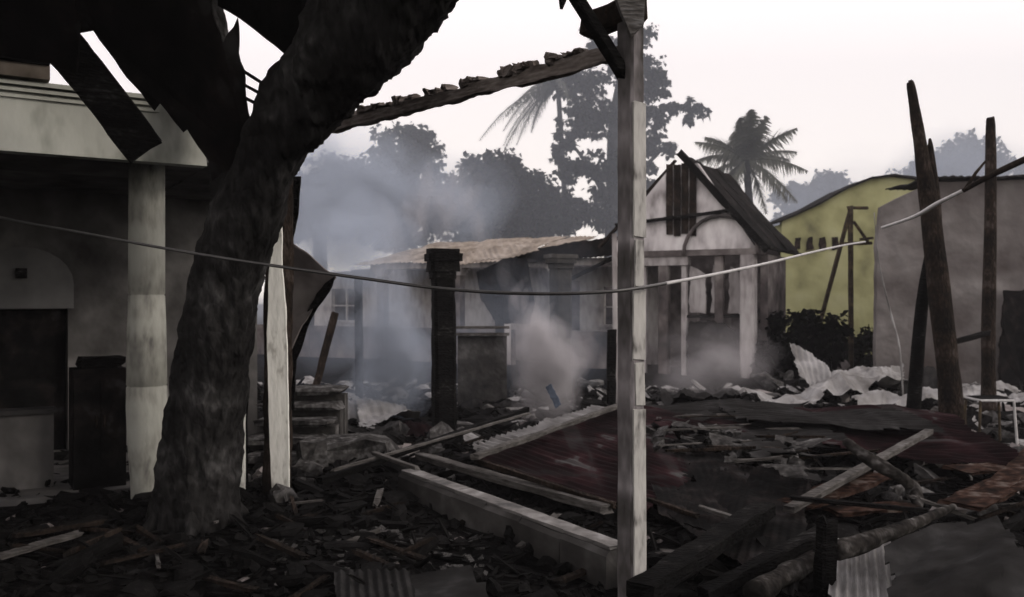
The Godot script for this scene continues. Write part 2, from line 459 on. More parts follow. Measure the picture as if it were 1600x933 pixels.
# ------------------------------------------------------------------ the scene
func _ready() -> void:
	rng.seed = 4711
	fn.seed = 8
	fn.frequency = 0.01
	fn.fractal_octaves = 3

	var cam := Camera3D.new()
	cam.name = "camera"
	cam.fov = rad_to_deg(2.0 * atan(466.5 / F))
	cam.position = Vector3(0, EYE, 0)
	cam.near = 0.05
	cam.far = 1500.0
	var lens := CameraAttributesPhysical.new()      # a small phone lens, focused a little short: everything is slightly soft
	lens.frustum_focal_length = 12.0 / (466.5 / F)
	lens.exposure_aperture = 4.6
	lens.frustum_focus_distance = 4.0
	lens.frustum_near = 0.05
	lens.frustum_far = 1500.0
	cam.attributes = lens
	add_child(cam)
	cam.current = true

	var env := Environment.new()
	env.background_mode = Environment.BG_SKY
	var sm := ProceduralSkyMaterial.new()
	sm.sky_top_color = Color(0.82, 0.785, 0.79)
	sm.sky_horizon_color = Color(1.0, 0.96, 0.905)
	sm.sky_curve = 0.16
	sm.ground_bottom_color = Color(0.1, 0.095, 0.09)
	sm.ground_horizon_color = Color(0.3, 0.29, 0.28)
	sm.sun_angle_max = 60.0
	sm.energy_multiplier = 2.2
	var sky := Sky.new()
	sky.sky_material = sm
	env.sky = sky
	env.background_energy_multiplier = 1.0
	env.tonemap_mode = Environment.TONE_MAPPER_LINEAR
	env.tonemap_exposure = 1.0
	env.fog_enabled = true
	env.fog_density = 0.0009
	env.fog_light_color = Color(0.97, 0.97, 1.0)
	env.volumetric_fog_enabled = true
	env.volumetric_fog_density = 0.0
	env.sdfgi_enabled = true
	env.ssao_enabled = true
	env.ssil_enabled = true
	var we := WorldEnvironment.new()
	we.name = "environment"
	we.environment = env
	add_child(we)

	var sun := DirectionalLight3D.new()
	sun.name = "low_sun"
	sun.light_energy = 0.4
	sun.light_color = Color(1.0, 0.95, 0.9)
	sun.light_angular_distance = 14.0
	sun.shadow_enabled = true
	sun.sky_mode = DirectionalLight3D.SKY_MODE_LIGHT_ONLY
	add_child(sun)
	sun.look_at_from_position(Vector3(9, 5.0, 2.5), Vector3.ZERO)

	materials()
	ground()
	left_building()
	rear_building()
	house()
	yellow_building()
	grey_building()
	background_trees()
	burnt_tree()
	porch_frame()
	poles()
	yard_ruins()
	collapsed_roofs()
	loose_things()
	sticks()
	litter()
	smoke()

# ------------------------------------------------------------------ ground
func ground() -> void:
	var xs := []
	var zs := []
	var x := -160.0
	while x < 160.0:
		xs.append(x)
		var ax := absf(x - 1.0)
		x += 0.16 if ax < 8.0 else minf(30.0, 0.16 + (ax - 8.0) * 0.25)
	xs.append(160.0)
	var z := 60.0
	while z > -260.0:
		zs.append(z)
		var az := maxf(0.0, maxf(-z - 15.0, z + 2.0))
		z -= 0.16 if az <= 0.0 else minf(30.0, 0.16 + az * 0.25)
	zs.append(-260.0)
	var mb := MB.new(Vector3.ZERO, true)
	for i in xs.size() - 1:
		for j in zs.size() - 1:
			var q := func(a: float, b: float) -> Vector3: return Vector3(a, gh(a, b), b)
			mb.quad(q.call(xs[i], zs[j]), q.call(xs[i + 1], zs[j]), q.call(xs[i + 1], zs[j + 1]), q.call(xs[i], zs[j + 1]))
	struct(mb, "ground", M["ash"])

# ------------------------------------------------------------------ the white building with the dark porch
func left_building() -> void:
	var t := thing("porch_building", "white fronted building with a dark open porch and round column", "building", Vector3(-2.96, 0, -7.26), deg_to_rad(32.2))
	var mb := MB.new()
	# fascia standing out before the columns, with a burnt right end
	var zf := 0.42
	var pts := []
	for q in [[-4.5, 2.64], [0.36, 2.64], [0.34, 2.8], [0.24, 3.0], [0.1, 3.15], [-4.5, 3.15]]: pts.append(Vector3(q[0], q[1], zf))
	plate(mb, pts, 0.14)
	part(mb, "fascia", M["plaster"], t)
	for k in 3:
		mb = MB.new()
		var y := 3.02 + 0.042 * k
		mb.box(Vector3(-4.5, y, zf + 0.073), Vector3(0.0 - 0.03 * k, y + 0.024, zf + 0.09 + 0.022 * k))
		part(mb, "moulding", M["plaster"], t)
	mb = MB.new()
	mb.box(Vector3(-4.5, 3.153, zf - 0.1), Vector3(-0.75, 3.25, zf + 0.17))
	part(mb, "roof_edge_board", M["rust_tan"], t)
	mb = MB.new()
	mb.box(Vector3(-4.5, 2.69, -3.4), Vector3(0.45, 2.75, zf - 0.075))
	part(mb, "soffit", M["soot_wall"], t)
	mb = MB.new()
	plate(mb, [Vector3(0.453, 2.72, -3.4), Vector3(1.6, 2.72, -3.4), Vector3(1.6, 2.72, -1.2), Vector3(0.9, 2.72, -0.2), Vector3(0.453, 2.72, 0.2)], 0.06, 0.03, 2.0)
	part(mb, "broken_soffit", M["soot_wall"], t)
	mb = MB.new()
	mb.box(Vector3(-4.5, 3.26, -3.5), Vector3(-0.75, 3.29, zf + 0.2))
	part(mb, "roof", M["roof_black"], t)
	mb = MB.new()
	mb.box(Vector3(-4.5, 2.753, -3.4), Vector3(-0.75, 3.25, zf - 0.11))
	part(mb, "roof_core", M["soot_wall"], t)
	# rear wall of the porch with an arched window and a door
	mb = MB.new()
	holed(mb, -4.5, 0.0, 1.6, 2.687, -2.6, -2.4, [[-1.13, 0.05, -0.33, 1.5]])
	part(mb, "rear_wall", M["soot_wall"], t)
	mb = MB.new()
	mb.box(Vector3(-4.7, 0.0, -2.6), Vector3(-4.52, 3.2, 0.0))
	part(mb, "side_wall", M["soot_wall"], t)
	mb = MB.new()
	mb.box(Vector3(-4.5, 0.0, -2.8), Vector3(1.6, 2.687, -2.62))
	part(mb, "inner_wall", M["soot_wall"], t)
	var dx := -1.13
	mb = MB.new()
	mb.box(Vector3(dx + 0.01, 0.05, -2.58), Vector3(dx + 0.79, 1.49, -2.53))
	var dr := part(mb, "door", M["roof_black"], t)
	for k in 2:
		mb = MB.new()
		mb.box(Vector3(dx + 0.1, 0.15 + k * 0.65, -2.528), Vector3(dx + 0.68, 0.7 + k * 0.65, -2.515))
		part(mb, "panel", M["roof_black"], dr)
	# arched pale plaster panel over the door
	mb = MB.new()
	var arch := [Vector3(-1.18, 1.5, -2.38), Vector3(-0.28, 1.5, -2.38)]
	for k in 13:
		var an := PI * k / 12.0
		arch.append(Vector3(-0.73 + cos(an) * 0.45, 1.75 + sin(an) * 0.36, -2.38))
	plate(mb, arch, 0.03)
	part(mb, "arched_panel", M["arch_plaster"], t)
	mb = MB.new()
	mb.box(Vector3(-0.8, 1.8, -2.362), Vector3(-0.7, 1.9, -2.33))
	part(mb, "lamp_bracket", M["char"], t)
	# low parapet between the columns
	mb = MB.new()
	mb.box(Vector3(-4.5, 0.0, -0.75), Vector3(-0.62, 0.65, -0.6))
	var pp := part(mb, "parapet", M["soot_wall"], t)
	mb = MB.new()
	mb.box(Vector3(-4.5, 0.653, -0.78), Vector3(-0.6, 0.69, -0.57))
	part(mb, "coping", M["concrete_sooty"], pp)
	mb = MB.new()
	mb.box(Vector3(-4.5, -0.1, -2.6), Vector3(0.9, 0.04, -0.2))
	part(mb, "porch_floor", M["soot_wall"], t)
	# round column with ring joints
	mb = MB.new(Vector3.ZERO, true)
	var prof := [[0.135, -0.1], [0.135, 0.2], [0.142, 0.5], [0.155, 0.85]]
	lathe(mb, Vector3.ZERO, [[0.12, -0.1], [0.122, 0.1], [0.145, 0.42], [0.158, 0.72], [0.155, 0.885], [0.149, 0.89], [0.149, 0.9], [0.155, 0.905], [0.15, 1.3], [0.14, 1.62], [0.135, 1.625], [0.135, 1.635], [0.14, 1.64], [0.138, 2.68]], 28)
	prof.clear()
	part(mb, "column", M["column_white"], t)
	mb = MB.new()
	mb.box(Vector3(-3.22, 0, -0.15), Vector3(-2.94, 2.685, 0.13))
	part(mb, "column", M["plaster"], t)
	# burnt cupboard on the porch
	var c := thing("burnt_cupboard", "charred black cupboard standing on the dark porch left of the column", "cupboard", Vector3(-3.48, 0.04, -7.52), deg_to_rad(32.2))
	mb = MB.new()
	mb.box(Vector3(-0.2, 0, -0.16), Vector3(0.2, 0.98, 0.16))
	part(mb, "carcass", M["roof_black"], c)
	for s in [-1, 1]:
		mb = MB.new()
		mb.box(Vector3(0.005 if s > 0 else -0.195, 0.06, 0.163), Vector3(0.195 if s > 0 else -0.005, 0.93, 0.18))
		var d := part(mb, "door", M["roof_black"], c)
		mb = MB.new()
		mb.box(Vector3(s * 0.03 - 0.008, 0.5, 0.183), Vector3(s * 0.03 + 0.008, 0.6, 0.2))
		part(mb, "handle", M["char_brown"], d)
	mb = MB.new()
	lump(mb, Vector3(0.03, 1.02, 0), Vector3(0.34, 0.1, 0.25), Basis.IDENTITY, 4.0)
	part(mb, "burnt_top", M["char"], c)

# ------------------------------------------------------------------ the building behind the viewer, whose bulk and eaves shade the left of the yard
func rear_building() -> void:
	var t := thing("rear_building", "plain building with deep eaves behind the viewpoint", "building", Vector3(-4.5, 0, 3.4), deg_to_rad(12))
	var mb := MB.new()
	holed(mb, -6.5, -0.1, 5.0, 3.6, 0.0, 0.2, [[-3.0, 0.9, -1.6, 2.1], [0.6, 0.0, 1.6, 2.1]])
	part(mb, "front_wall", M["concrete"], t)
	mb = MB.new()
	mb.box(Vector3(-6.5, -0.1, 4.8), Vector3(5.0, 3.6, 5.0))
	part(mb, "rear_wall", M["concrete"], t)
	for x in [-6.5, 4.8]:
		mb = MB.new()
		mb.box(Vector3(x, -0.1, 0.203), Vector3(x + 0.2, 3.6, 4.797))
		part(mb, "side_wall", M["concrete"], t)
	for k in 12:
		mb = MB.new()
		sheet(mb, Vector3(-6.8 + k * 1.0, 3.5, -2.6), Vector3(0, 1.5, 4.9), Vector3(1.04, 0, 0), 8, 8, 0.0, 0.1, 0.02, 0.0, k, 0.03)
		part(mb, "roof_sheet", M["zinc_dark"], t)
		mb = MB.new()
		sheet(mb, Vector3(-6.8 + k * 1.0, 5.0, 2.3), Vector3(0, -1.5, 3.2), Vector3(1.04, 0, 0), 8, 8, 0.0, 0.1, 0.02, 0.0, k, 0.03)
		part(mb, "roof_sheet", M["zinc_dark"], t)
	for x in [-6.0, -2.4, 1.2, 4.8]:
		mb = MB.new()
		timber(mb, Vector3(x, -0.1, -2.3), Vector3(x, 3.55, -2.3), 0.14, 0.14, Vector3(0, 0, 1), 0.04, 6, x)
		part(mb, "eaves_post", M["wood_grey"], t)

# ------------------------------------------------------------------ burnt house behind
func house() -> void:
	var t := thing("burnt_house", "burnt grey house with tall gabled porch and long low wing", "house", Vector3(2.9, 0, -20), deg_to_rad(-30))
	var mb: MB
	# --- wing
	var win := [[-10.6, 0.95, -9.4, 1.95], [-6.9, 0.95, -5.9, 1.95], [-5.0, 0.95, -3.9, 1.95], [-1.75, 0.95, -0.75, 1.95]]
	var holes := win.duplicate()
	holes.append([-3.2, 0.0, -2.35, 2.05])
	mb = MB.new()
	holed(mb, -12.6, -0.1, 0.2, 2.4, -1.9, -1.7, holes)
	part(mb, "wall", M["house_grey"], t)
	mb = MB.new()
	mb.box(Vector3(-12.6, -0.1, -5.0), Vector3(-12.4, 2.3, -1.903))
	part(mb, "side_wall", M["concrete_sooty"], t)
	mb = MB.new()
	mb.box(Vector3(-12.6, -0.1, -5.2), Vector3(-0.6, 2.6, -5.003))
	part(mb, "rear_wall", M["concrete_sooty"], t)
	for w in win:
		mb = MB.new()
		mb.box(Vector3(w[0], w[1], -1.82), Vector3(w[0] + 0.06, w[3], -1.68))
		mb.box(Vector3(w[2] - 0.06, w[1], -1.82), Vector3(w[2], w[3], -1.68))
		mb.box(Vector3(w[0] + 0.06, w[3] - 0.06, -1.82), Vector3(w[2] - 0.06, w[3], -1.68))
		mb.box(Vector3(w[0] - 0.05, w[1] - 0.06, -1.86), Vector3(w[2] + 0.05, w[1], -1.62))
		var wf := part(mb, "window_frame", M["house_grey"], t)
		mb = MB.new()
		mb.box(Vector3((w[0] + w[2]) / 2 - 0.025, w[1], -1.79), Vector3((w[0] + w[2]) / 2 + 0.025, w[3] - 0.063, -1.73))
		part(mb, "mullion", M["house_grey"], wf)
		mb = MB.new()
		mb.box(Vector3(w[0] + 0.063, w[1] + 0.42, -1.785), Vector3(w[2] - 0.063, w[1] + 0.46, -1.735))
		part(mb, "glazing_bar", M["house_grey"], wf)
	# porch wall of the wing, waist high, and columns
	mb = MB.new()
	holed(mb, -12.5, -0.1, -0.3, 0.85, -0.1, 0.06, [[-3.3, -0.1, -2.3, 0.85]])
	part(mb, "porch_wall", M["concrete_sooty"], t)
	for x in [-9.9, -7.3, -4.9, -3.45, -2.15, -0.15]:
		mb = MB.new()
		mb.box(Vector3(x - 0.11, -0.1, -0.13), Vector3(x + 0.11, 2.18, 0.09))
		var c := part(mb, "column", M["house_grey"] if x > -4 else M["concrete_sooty"], t)
		for k in 3:
			mb = MB.new()
			var e := 0.13 + 0.035 * k
			mb.box(Vector3(x - e, 2.183 + 0.06 * k, -0.02 - e), Vector3(x + e, 2.24 + 0.06 * k, -0.02 + e))
			part(mb, "capital", M["house_grey"], c)
	mb = MB.new()
	mb.box(Vector3(-7.6, 2.365, -0.17), Vector3(-0.3, 2.53, 0.13))
	part(mb, "eaves_beam", M["house_grey"], t)
	for i in 9:
		mb = MB.new()
		var x0 := -7.9 + i * 0.9
		var o := Vector3(x0, 2.5 + 0.02 * (i % 2), 0.35)
		sheet(mb, o, Vector3(0.93, R(-0.03, 0.03), 0), Vector3(0, 0.78 + R(-0.05, 0.05), -3.7), 40, 10, 0.014, 0.13, 0.03, 0.16, i + 3.0)
		part(mb, "roof_sheet", M["rust_tan"] if i < 6 else M["roof_black"], t)
	mb = MB.new()
	plate(mb, [Vector3(-3.0, 2.42, 0.42), Vector3(0.0, 2.62, 0.42), Vector3(0.0, 2.98, 0.3), Vector3(-1.4, 2.9, 0.3), Vector3(-3.0, 2.68, 0.36)], 0.02, 0.05, 3.0)
	part(mb, "sagging_fascia", M["roof_black"], t)
	mb = MB.new()
	timber(mb, Vector3(-1.6, 2.05, 0.3), Vector3(0.0, 2.75, 0.35), 0.07, 0.09, Vector3.UP, 0.2, 10, 5.0)
	part(mb, "fallen_rafter", M["char"], t)
	# --- gabled porch
	mb = MB.new()
	plate(mb, [Vector3(-0.35, 2.62, 0.6), Vector3(2.72, 2.62, 0.6), Vector3(1.5, 4.42, 0.6), Vector3(0.95, 4.42, 0.6), Vector3(-0.25, 3.12, 0.6)], 0.14)
	part(mb, "gable_wall", M["gable_plaster"], t)
	for k in 4:
		mb = MB.new()
		timber(mb, Vector3(0.9 + k * 0.17, 2.95 + R(-0.05, 0.02), 0.695), Vector3(0.9 + k * 0.17, 4.4 + R(-0.06, 0.05), 0.695), 0.155, 0.025, Vector3(0, 0, 1), 0.12, 10, k + 1.0)
		part(mb, "charred_board", M["char_brown"], t)
	mb = MB.new()
	timber(mb, Vector3(-0.3, 3.2, 0.76), Vector3(2.3, 3.4, 0.76), 0.07, 0.08, Vector3.UP, 0.25, 20, 9.0)
	part(mb, "charred_rail", M["char"], t)
	mb = MB.new()
	mb.box(Vector3(-0.4, 2.49, 0.47), Vector3(2.85, 2.615, 0.73))
	part(mb, "beam", M["concrete_sooty"], t)
	mb = MB.new()
	mb.box(Vector3(-0.4, 2.3, 0.5), Vector3(1.3, 2.487, 0.7))
	part(mb, "lintel", M["house_grey"], t)
	# right roof slope: dark sheets running back
	for i in 3:
		mb = MB.new()
		sheet(mb, Vector3(1.3, 4.56, 0.78 - 1.0 * i), Vector3(1.62, -1.9, 0), Vector3(0, 0, -1.06), 14, 12, 0.0, 0.2, 0.03, 0.0, i + 20.0, 0.02)
		part(mb, "roof_sheet", M["roof_black"], t)
	mb = MB.new()
	timber(mb, Vector3(1.15, 4.66, 0.8), Vector3(2.98, 2.56, 0.8), 0.05, 0.16, Vector3.UP, 0.2, 14, 6.0)
	part(mb, "barge_board", M["char"], t)
	mb = MB.new()
	timber(mb, Vector3(2.98, 2.62, 0.75), Vector3(2.98, 2.6, -2.2), 0.09, 0.07, Vector3.UP, 0.2, 8, 2.0)
	part(mb, "roof_edge", M["char"], t)
	mb = MB.new()
	timber(mb, Vector3(1.0, 4.52, 0.6), Vector3(-0.75, 2.75, 0.6), 0.12, 0.06, Vector3.UP, 0.3, 14, 3.0)
	part(mb, "rafter", M["char_brown"], t)
	# arch moulding over the right bay
	mb = MB.new(Vector3.ZERO, true)
	var ap := []
	var ar := []
	for k in 13:
		var an := PI * k / 12.0
		ap.append(Vector3(2.0 - cos(an) * 0.78, 2.5 + sin(an) * 0.8, 0.74))
		ar.append(0.04)
	tube(mb, ap, ar, 8)
	part(mb, "arch", M["concrete_sooty"], t)
	for q in [[0.3, 0.05, "house_grey"], [0.75, 0.11, "concrete_sooty"], [1.2, 0.06, "house_grey"], [1.95, 0.09, "concrete_sooty"], [2.55, 0.15, "house_grey"]]:
		mb = MB.new()
		timber(mb, Vector3(q[0], -0.1, 0.6), Vector3(q[0], 2.3 if q[0] < 1.3 else 2.487, 0.6), q[1] * 2.0, q[1] * 2.0, Vector3(0, 0, 1), 0.04, 10, q[0])
		part(mb, "pillar", M[q[2]], t)
	for q in [[1.28, 1.62, 0.52], [1.75, 1.9, 0.5], [2.1, 2.35, 0.45]]:
		mb = MB.new()
		plate(mb, [Vector3(q[0], 1.3, q[2]), Vector3(q[1], 1.28, q[2]), Vector3(q[1] + 0.02, 2.1, q[2]), Vector3(q[0] + 0.03, 2.28, q[2])], 0.05, 0.04, q[0])
		part(mb, "wall_panel", M["house_grey"], t)
	mb = MB.new()
	timber(mb, Vector3(1.2, 1.22, 0.6), Vector3(2.5, 1.25, 0.6), 0.08, 0.07, Vector3.UP, 0.15, 10, 3.0)
	part(mb, "balustrade_rail", M["char"], t)
	mb = MB.new()
	holed(mb, 0.0, -0.1, 2.74, 2.75, -1.3, -1.1, [[0.9, -0.1, 1.7, 2.05], [2.0, 0.9, 2.6, 1.9]])
	part(mb, "inner_wall", M["concrete_sooty"], t)
	mb = MB.new()
	mb.box(Vector3(-0.58, -0.1, -3.2), Vector3(1.9, 2.75, -3.0))
	part(mb, "rear_wall", M["concrete_sooty"], t)
	mb = MB.new()
	mb.box(Vector3(2.75, -0.1, -1.1), Vector3(2.9, 2.49, 0.45))
	part(mb, "flank_wall", M["concrete_sooty"], t)
	mb = MB.new()
	plate(mb, [Vector3(1.3, -0.1, 0.75), Vector3(2.4, -0.1, 0.75), Vector3(2.35, 0.95, 0.75), Vector3(1.9, 1.15, 0.75), Vector3(1.35, 1.1, 0.75)], 0.1, 0.08, 2.0)
	part(mb, "burnt_balustrade", M["roof_black"], t)

# ------------------------------------------------------------------ yellow and grey buildings on the right
func yellow_building() -> void:
	var o := Vector3(10.9, 0, -26)
	var t := thing("yellow_hall", "pale yellow walled hall with a low rounded gable roof", "building", o)
	var mb := MB.new()
	var top := [Vector3(-3.1, 3.85, 0), Vector3(-2.2, 4.25, 0), Vector3(-1.2, 4.78, 0), Vector3(-0.5, 5.06, 0), Vector3(0.1, 5.14, 0), Vector3(0.7, 5.05, 0), Vector3(2.0, 4.5, 0), Vector3(3.6, 3.8, 0)]
	var pts := [Vector3(-3.1, -0.1, 0), Vector3(3.6, -0.1, 0)]
	for k in top.size(): pts.append(top[top.size() - 1 - k])
	plate(mb, pts, 0.2)
	part(mb, "front_wall", M["yellow"], t)
	mb = MB.new()
	mb.box(Vector3(-3.1, -0.1, -1.3), Vector3(-2.9, 3.75, -0.103))
	part(mb, "side_wall", M["yellow"], t)
	for k in top.size() - 1:
		mb = MB.new()
		var a: Vector3 = top[k] + Vector3(0, 0.05, 0.25)
		var b: Vector3 = top[k + 1] + Vector3(0, 0.05, 0.25)
		if k == 0: a -= (b - a) * 0.2
		sheet(mb, a, b - a, Vector3(0, 0, -1.6), 6, 8, 0.0, 0.2, 0.015, 0.0, k, 0.06)
		part(mb, "roof_sheet", M["zinc_dark"], t)
	for k in 4:
		mb = MB.new()
		var x := -2.75 + k * 0.36
		plate(mb, [Vector3(x, 3.0, 0.115), Vector3(x + 0.2, 3.02, 0.115), Vector3(x + 0.18, 3.38, 0.115), Vector3(x + 0.02, 3.36, 0.115)], 0.03, 0.04, k)
		part(mb, "vent_block", M["char_brown"], t)
	# a low garden hedge and bushes in front
	var cols := [Color(0.012, 0.022, 0.012), Color(0.02, 0.032, 0.016), Color(0.012, 0.016, 0.011)]
	var b := thing("dark_hedge", "dark leafy bush beside the burnt house porch", "bush", Vector3(5.9, 0, -18.3))
	mesh_part(leaves(b.position, [[Vector3(5.75, 0.7, -18.3), Vector3(0.75, 0.75, 0.5), 1500], [Vector3(6.35, 0.7, -18.5), Vector3(0.6, 0.7, 0.5), 1300], [Vector3(5.4, 0.4, -18.0), Vector3(0.6, 0.5, 0.5), 700]], 0.16, cols), "foliage", M["leaf"], b)
	mb = MB.new()
	for k in 5: tube(mb, [Vector3(-0.4 + k * 0.25, -0.05, 0), Vector3(-0.5 + k * 0.3, 0.9, -0.1)], [0.03, 0.012], 5)
	part(mb, "stems", M["bark"], b)
	var cols2 := [Color(0.045, 0.05, 0.018), Color(0.06, 0.062, 0.024), Color(0.03, 0.032, 0.014)]
	for q in [[7.7, -20.5, 0.8, 0.62, "low olive green shrub growing below the steel frame"], [9.1, -21.5, 1.0, 0.55, "wide olive shrub between the steel frame and grey wall"]]:
		var s := thing("olive_shrub", q[4], "shrub", Vector3(q[0], 0, q[1]), 0.0, "shrubs along the yellow wall")
		mesh_part(leaves(s.position, [[Vector3(q[0], q[3] * 0.8, q[1]), Vector3(q[2], q[3], 0.5), 1500]], 0.13, cols2), "foliage", M["leaf"], s)
		mb = MB.new()
		for k in 4: tube(mb, [Vector3(-0.2 + k * 0.13, -0.05, 0), Vector3(-0.4 + k * 0.25, 0.7, 0.05)], [0.02, 0.008], 5)
		part(mb, "stems", M["bark"], s)

func grey_building() -> void:
	var t := thing("grey_building", "grey smoke-stained block wall building with broken upper corner", "building", Vector3(6.95, 0, -17.2), deg_to_rad(-8))
	var mb := MB.new()
	plate(mb, [Vector3(0, -0.1, 0), Vector3(7.5, -0.1, 0), Vector3(7.5, 3.85, 0), Vector3(1.05, 3.8, 0), Vector3(0.8, 3.7, 0), Vector3(0.42, 3.52, 0), Vector3(0.1, 3.35, 0), Vector3(0.03, 2.6, 0)], 0.22, 0.02, 2.0, 0.3)
	part(mb, "front_wall", M["grey_wall"], t)
	for x in [2.6, 5.0, 7.3]:
		mb = MB.new()
		mb.box(Vector3(x, -0.1, -2.6), Vector3(x + 0.2, 3.8, -0.14))
		part(mb, "cross_wall", M["grey_wall"], t)
	for k in 7:
		mb = MB.new()
		sheet(mb, Vector3(0.9 + k * 0.95, 3.88, 0.25), Vector3(1.0, R(-0.02, 0.03), 0), Vector3(0, 0.12, -2.9), 20, 8, 0.015, 0.14, 0.03, 0.08, k + 44.0, 0.03)
		part(mb, "roof_sheet", M["zinc_dark"], t)
	# boarded dark doorway panel near its right end
	mb = MB.new()
	plate(mb, [Vector3(2.05, 0.0, 0.5), Vector3(3.35, 0.0, 0.5), Vector3(3.2, 1.55, 0.35), Vector3(2.95, 1.85, 0.3), Vector3(2.2, 1.7, 0.3)], 0.05, 0.06, 8.0)
	part(mb, "burnt_door_panel", M["roof_black"], t)

# ------------------------------------------------------------------ trees behind
func tree(called: String, label: String, base: Vector3, trunk: Array, rad: Array, blobs: Array, size: float, cols: Array, group: String, droop := 0.3) -> void:
	var t := thing(called, label, "tree", base, 0.0, group)
	var mb := MB.new(base, true)
	tube(mb, trunk, rad, 9, 0.15, 1.0, 4)
	var top: Vector3 = trunk[-1]
	for b in blobs:
		var c: Vector3 = b[0]
		var k := 0
		var best := 1e9
		for i in trunk.size():
			var dd: float = absf((trunk[i] as Vector3).y - (c.y - 2.0))
			if dd < best:
				best = dd
				k = i
		var f: Vector3 = trunk[k]
		tube(mb, [f, f.lerp(c, 0.5) + Vector3(0, 0.3, 0), c + (c - f).normalized() * 0.3], [rad[k] * 0.55, rad[k] * 0.35, 0.03], 6, 0.1, 2.0, 3)
	top = Vector3.ZERO
	part(mb, "trunk", M["bark"], t)
	mesh_part(leaves(base, blobs, size, cols, droop), "crown", M["leaf"], t)

func background_trees() -> void:
	var g := "trees standing behind the houses"
	var dk := [Color(0.025, 0.042, 0.03), Color(0.05, 0.072, 0.045), Color(0.018, 0.026, 0.026), Color(0.075, 0.09, 0.05)]
	var bl := func(l: Array, d: float) -> Array:
		var out := []
		for q in l:
			out.append([P(q[0], q[1], d + q[5]), Vector3(q[2], q[3], q[2]) * d / F, q[4] * 1.45])
		return out
	# the tall open tree behind the white post
	var d := 45.0
	tree("tall_tree", "tall open crowned tree rising behind the white post", G(955, d), [G(955, d), P(958, 330, d), P(960, 200, d), P(975, 90, d)], [0.5, 0.4, 0.3, 0.15],
		bl.call([[985, 80, 50, 42, 900, 0], [930, 55, 30, 28, 300, 1], [1010, 130, 45, 26, 700, -1], [1085, 170, 22, 22, 250, 0], [1040, 175, 34, 18, 300, 0], [905, 130, 45, 26, 700, 1], [925, 185, 48, 30, 900, 0], [990, 210, 45, 40, 900, 1], [885, 215, 24, 30, 300, 0], [920, 260, 60, 28, 800, -1], [1010, 285, 40, 30, 500, 0], [940, 325, 55, 36, 900, 0], [1040, 230, 25, 20, 120, 1]], d), 0.34, dk, g, 0.55)
	d = 50.0
	tree("broad_tree", "broad bluish tree behind the smoke left of the tall tree", G(625, d), [G(625, d), P(628, 330, d), P(632, 250, d)], [0.5, 0.4, 0.2],
		bl.call([[632, 245, 58, 52, 2600, 0], [590, 300, 55, 50, 1800, 0], [670, 310, 60, 55, 2200, 1], [545, 285, 45, 45, 1200, 2], [620, 350, 90, 40, 1800, 0]], d), 0.36, dk, g)
	d = 44.0
	tree("dense_tree", "dense dark round tree right of the smoke above the tan roof", G(780, d), [G(780, d), P(780, 350, d), P(775, 290, d)], [0.5, 0.4, 0.2],
		bl.call([[770, 275, 52, 42, 2600, 0], [810, 310, 58, 45, 2600, 0], [740, 320, 45, 48, 2000, 1], [865, 330, 42, 40, 1600, 0], [780, 360, 90, 30, 1800, 0]], d), 0.34, dk, g)
	d = 55.0
	tree("hazy_tree", "faint hazy tree at the left edge of the smoke", G(500, d), [G(500, d), P(500, 330, d), P(505, 270, d)], [0.5, 0.4, 0.2],
		bl.call([[505, 290, 50, 48, 1600, 0], [470, 330, 50, 50, 1500, 0], [540, 330, 50, 45, 1500, 0]], d), 0.36, dk, g)
	d = 75.0
	tree("far_tree", "pale far tree beside the left slope of the yellow gable", G(1290, d), [G(1290, d), P(1290, 340, d), P(1292, 300, d)], [0.5, 0.4, 0.2],
		bl.call([[1295, 300, 36, 34, 2200, 0], [1245, 320, 40, 36, 2200, 0], [1335, 325, 34, 32, 1800, 1], [1270, 360, 70, 40, 1800, 0]], d), 0.42, dk, g)
	d = 70.0
	tree("far_tree", "pale far tree between the two charred poles", G(1500, d), [G(1500, d), P(1500, 330, d), P(1505, 260, d)], [0.5, 0.4, 0.2],
		bl.call([[1520, 255, 48, 44, 2400, 0], [1470, 270, 46, 38, 2400, 0], [1560, 275, 36, 36, 1400, 1], [1500, 320, 80, 40, 1500, 0]], d), 0.42, dk, g)
	d = 80.0
	tree("far_tree", "pale far tree low behind the yellow gable ridge", G(1420, d), [G(1420, d), P(1420, 340, d), P(1420, 300, d)], [0.5, 0.4, 0.2],
		bl.call([[1425, 290, 40, 28, 1500, 0], [1395, 310, 40, 30, 1200, 0]], d), 0.42, dk, g)
	var fr := [[-0.08, 1.0, 2.5], [0.1, 1.0, 2.4], [-0.25, 0.95, 2.2], [0.3, 0.95, 2.2], [0.75, 0.75, 2.5], [-0.75, 0.6, 2.3], [-0.95, 0.5, 2.7], [1.0, 0.5, 2.7], [0.9, 0.1, 2.3], [-0.8, -0.05, 2.2], [0.5, -0.25, 2.1], [-0.4, -0.4, 2.0], [0.1, 0.6, 1.8], [-0.15, 0.7, 1.8], [0.95, -0.3, 1.9], [-0.2, -0.3, 1.8], [0.3, 0.3, 1.8], [0.7, 0.3, 2.2], [-0.6, 0.2, 2.2], [0.6, -0.5, 1.8], [-0.7, -0.4, 1.8]]
	palm("coconut palm with arching fronds above the gable roof", G(1172, 34.0), P(1166, 250, 34.0), fr, 0.85, g)
	var fr2 := []
	for k in 22: fr2.append([R(-1, 0.7), R(-0.1, 0.8), R(2.8, 4.2)])
	palm("hazy palm with long drooping fronds left of the tall tree", G(885, 47.0), P(872, 138, 47.0), fr2, 3.2, g)

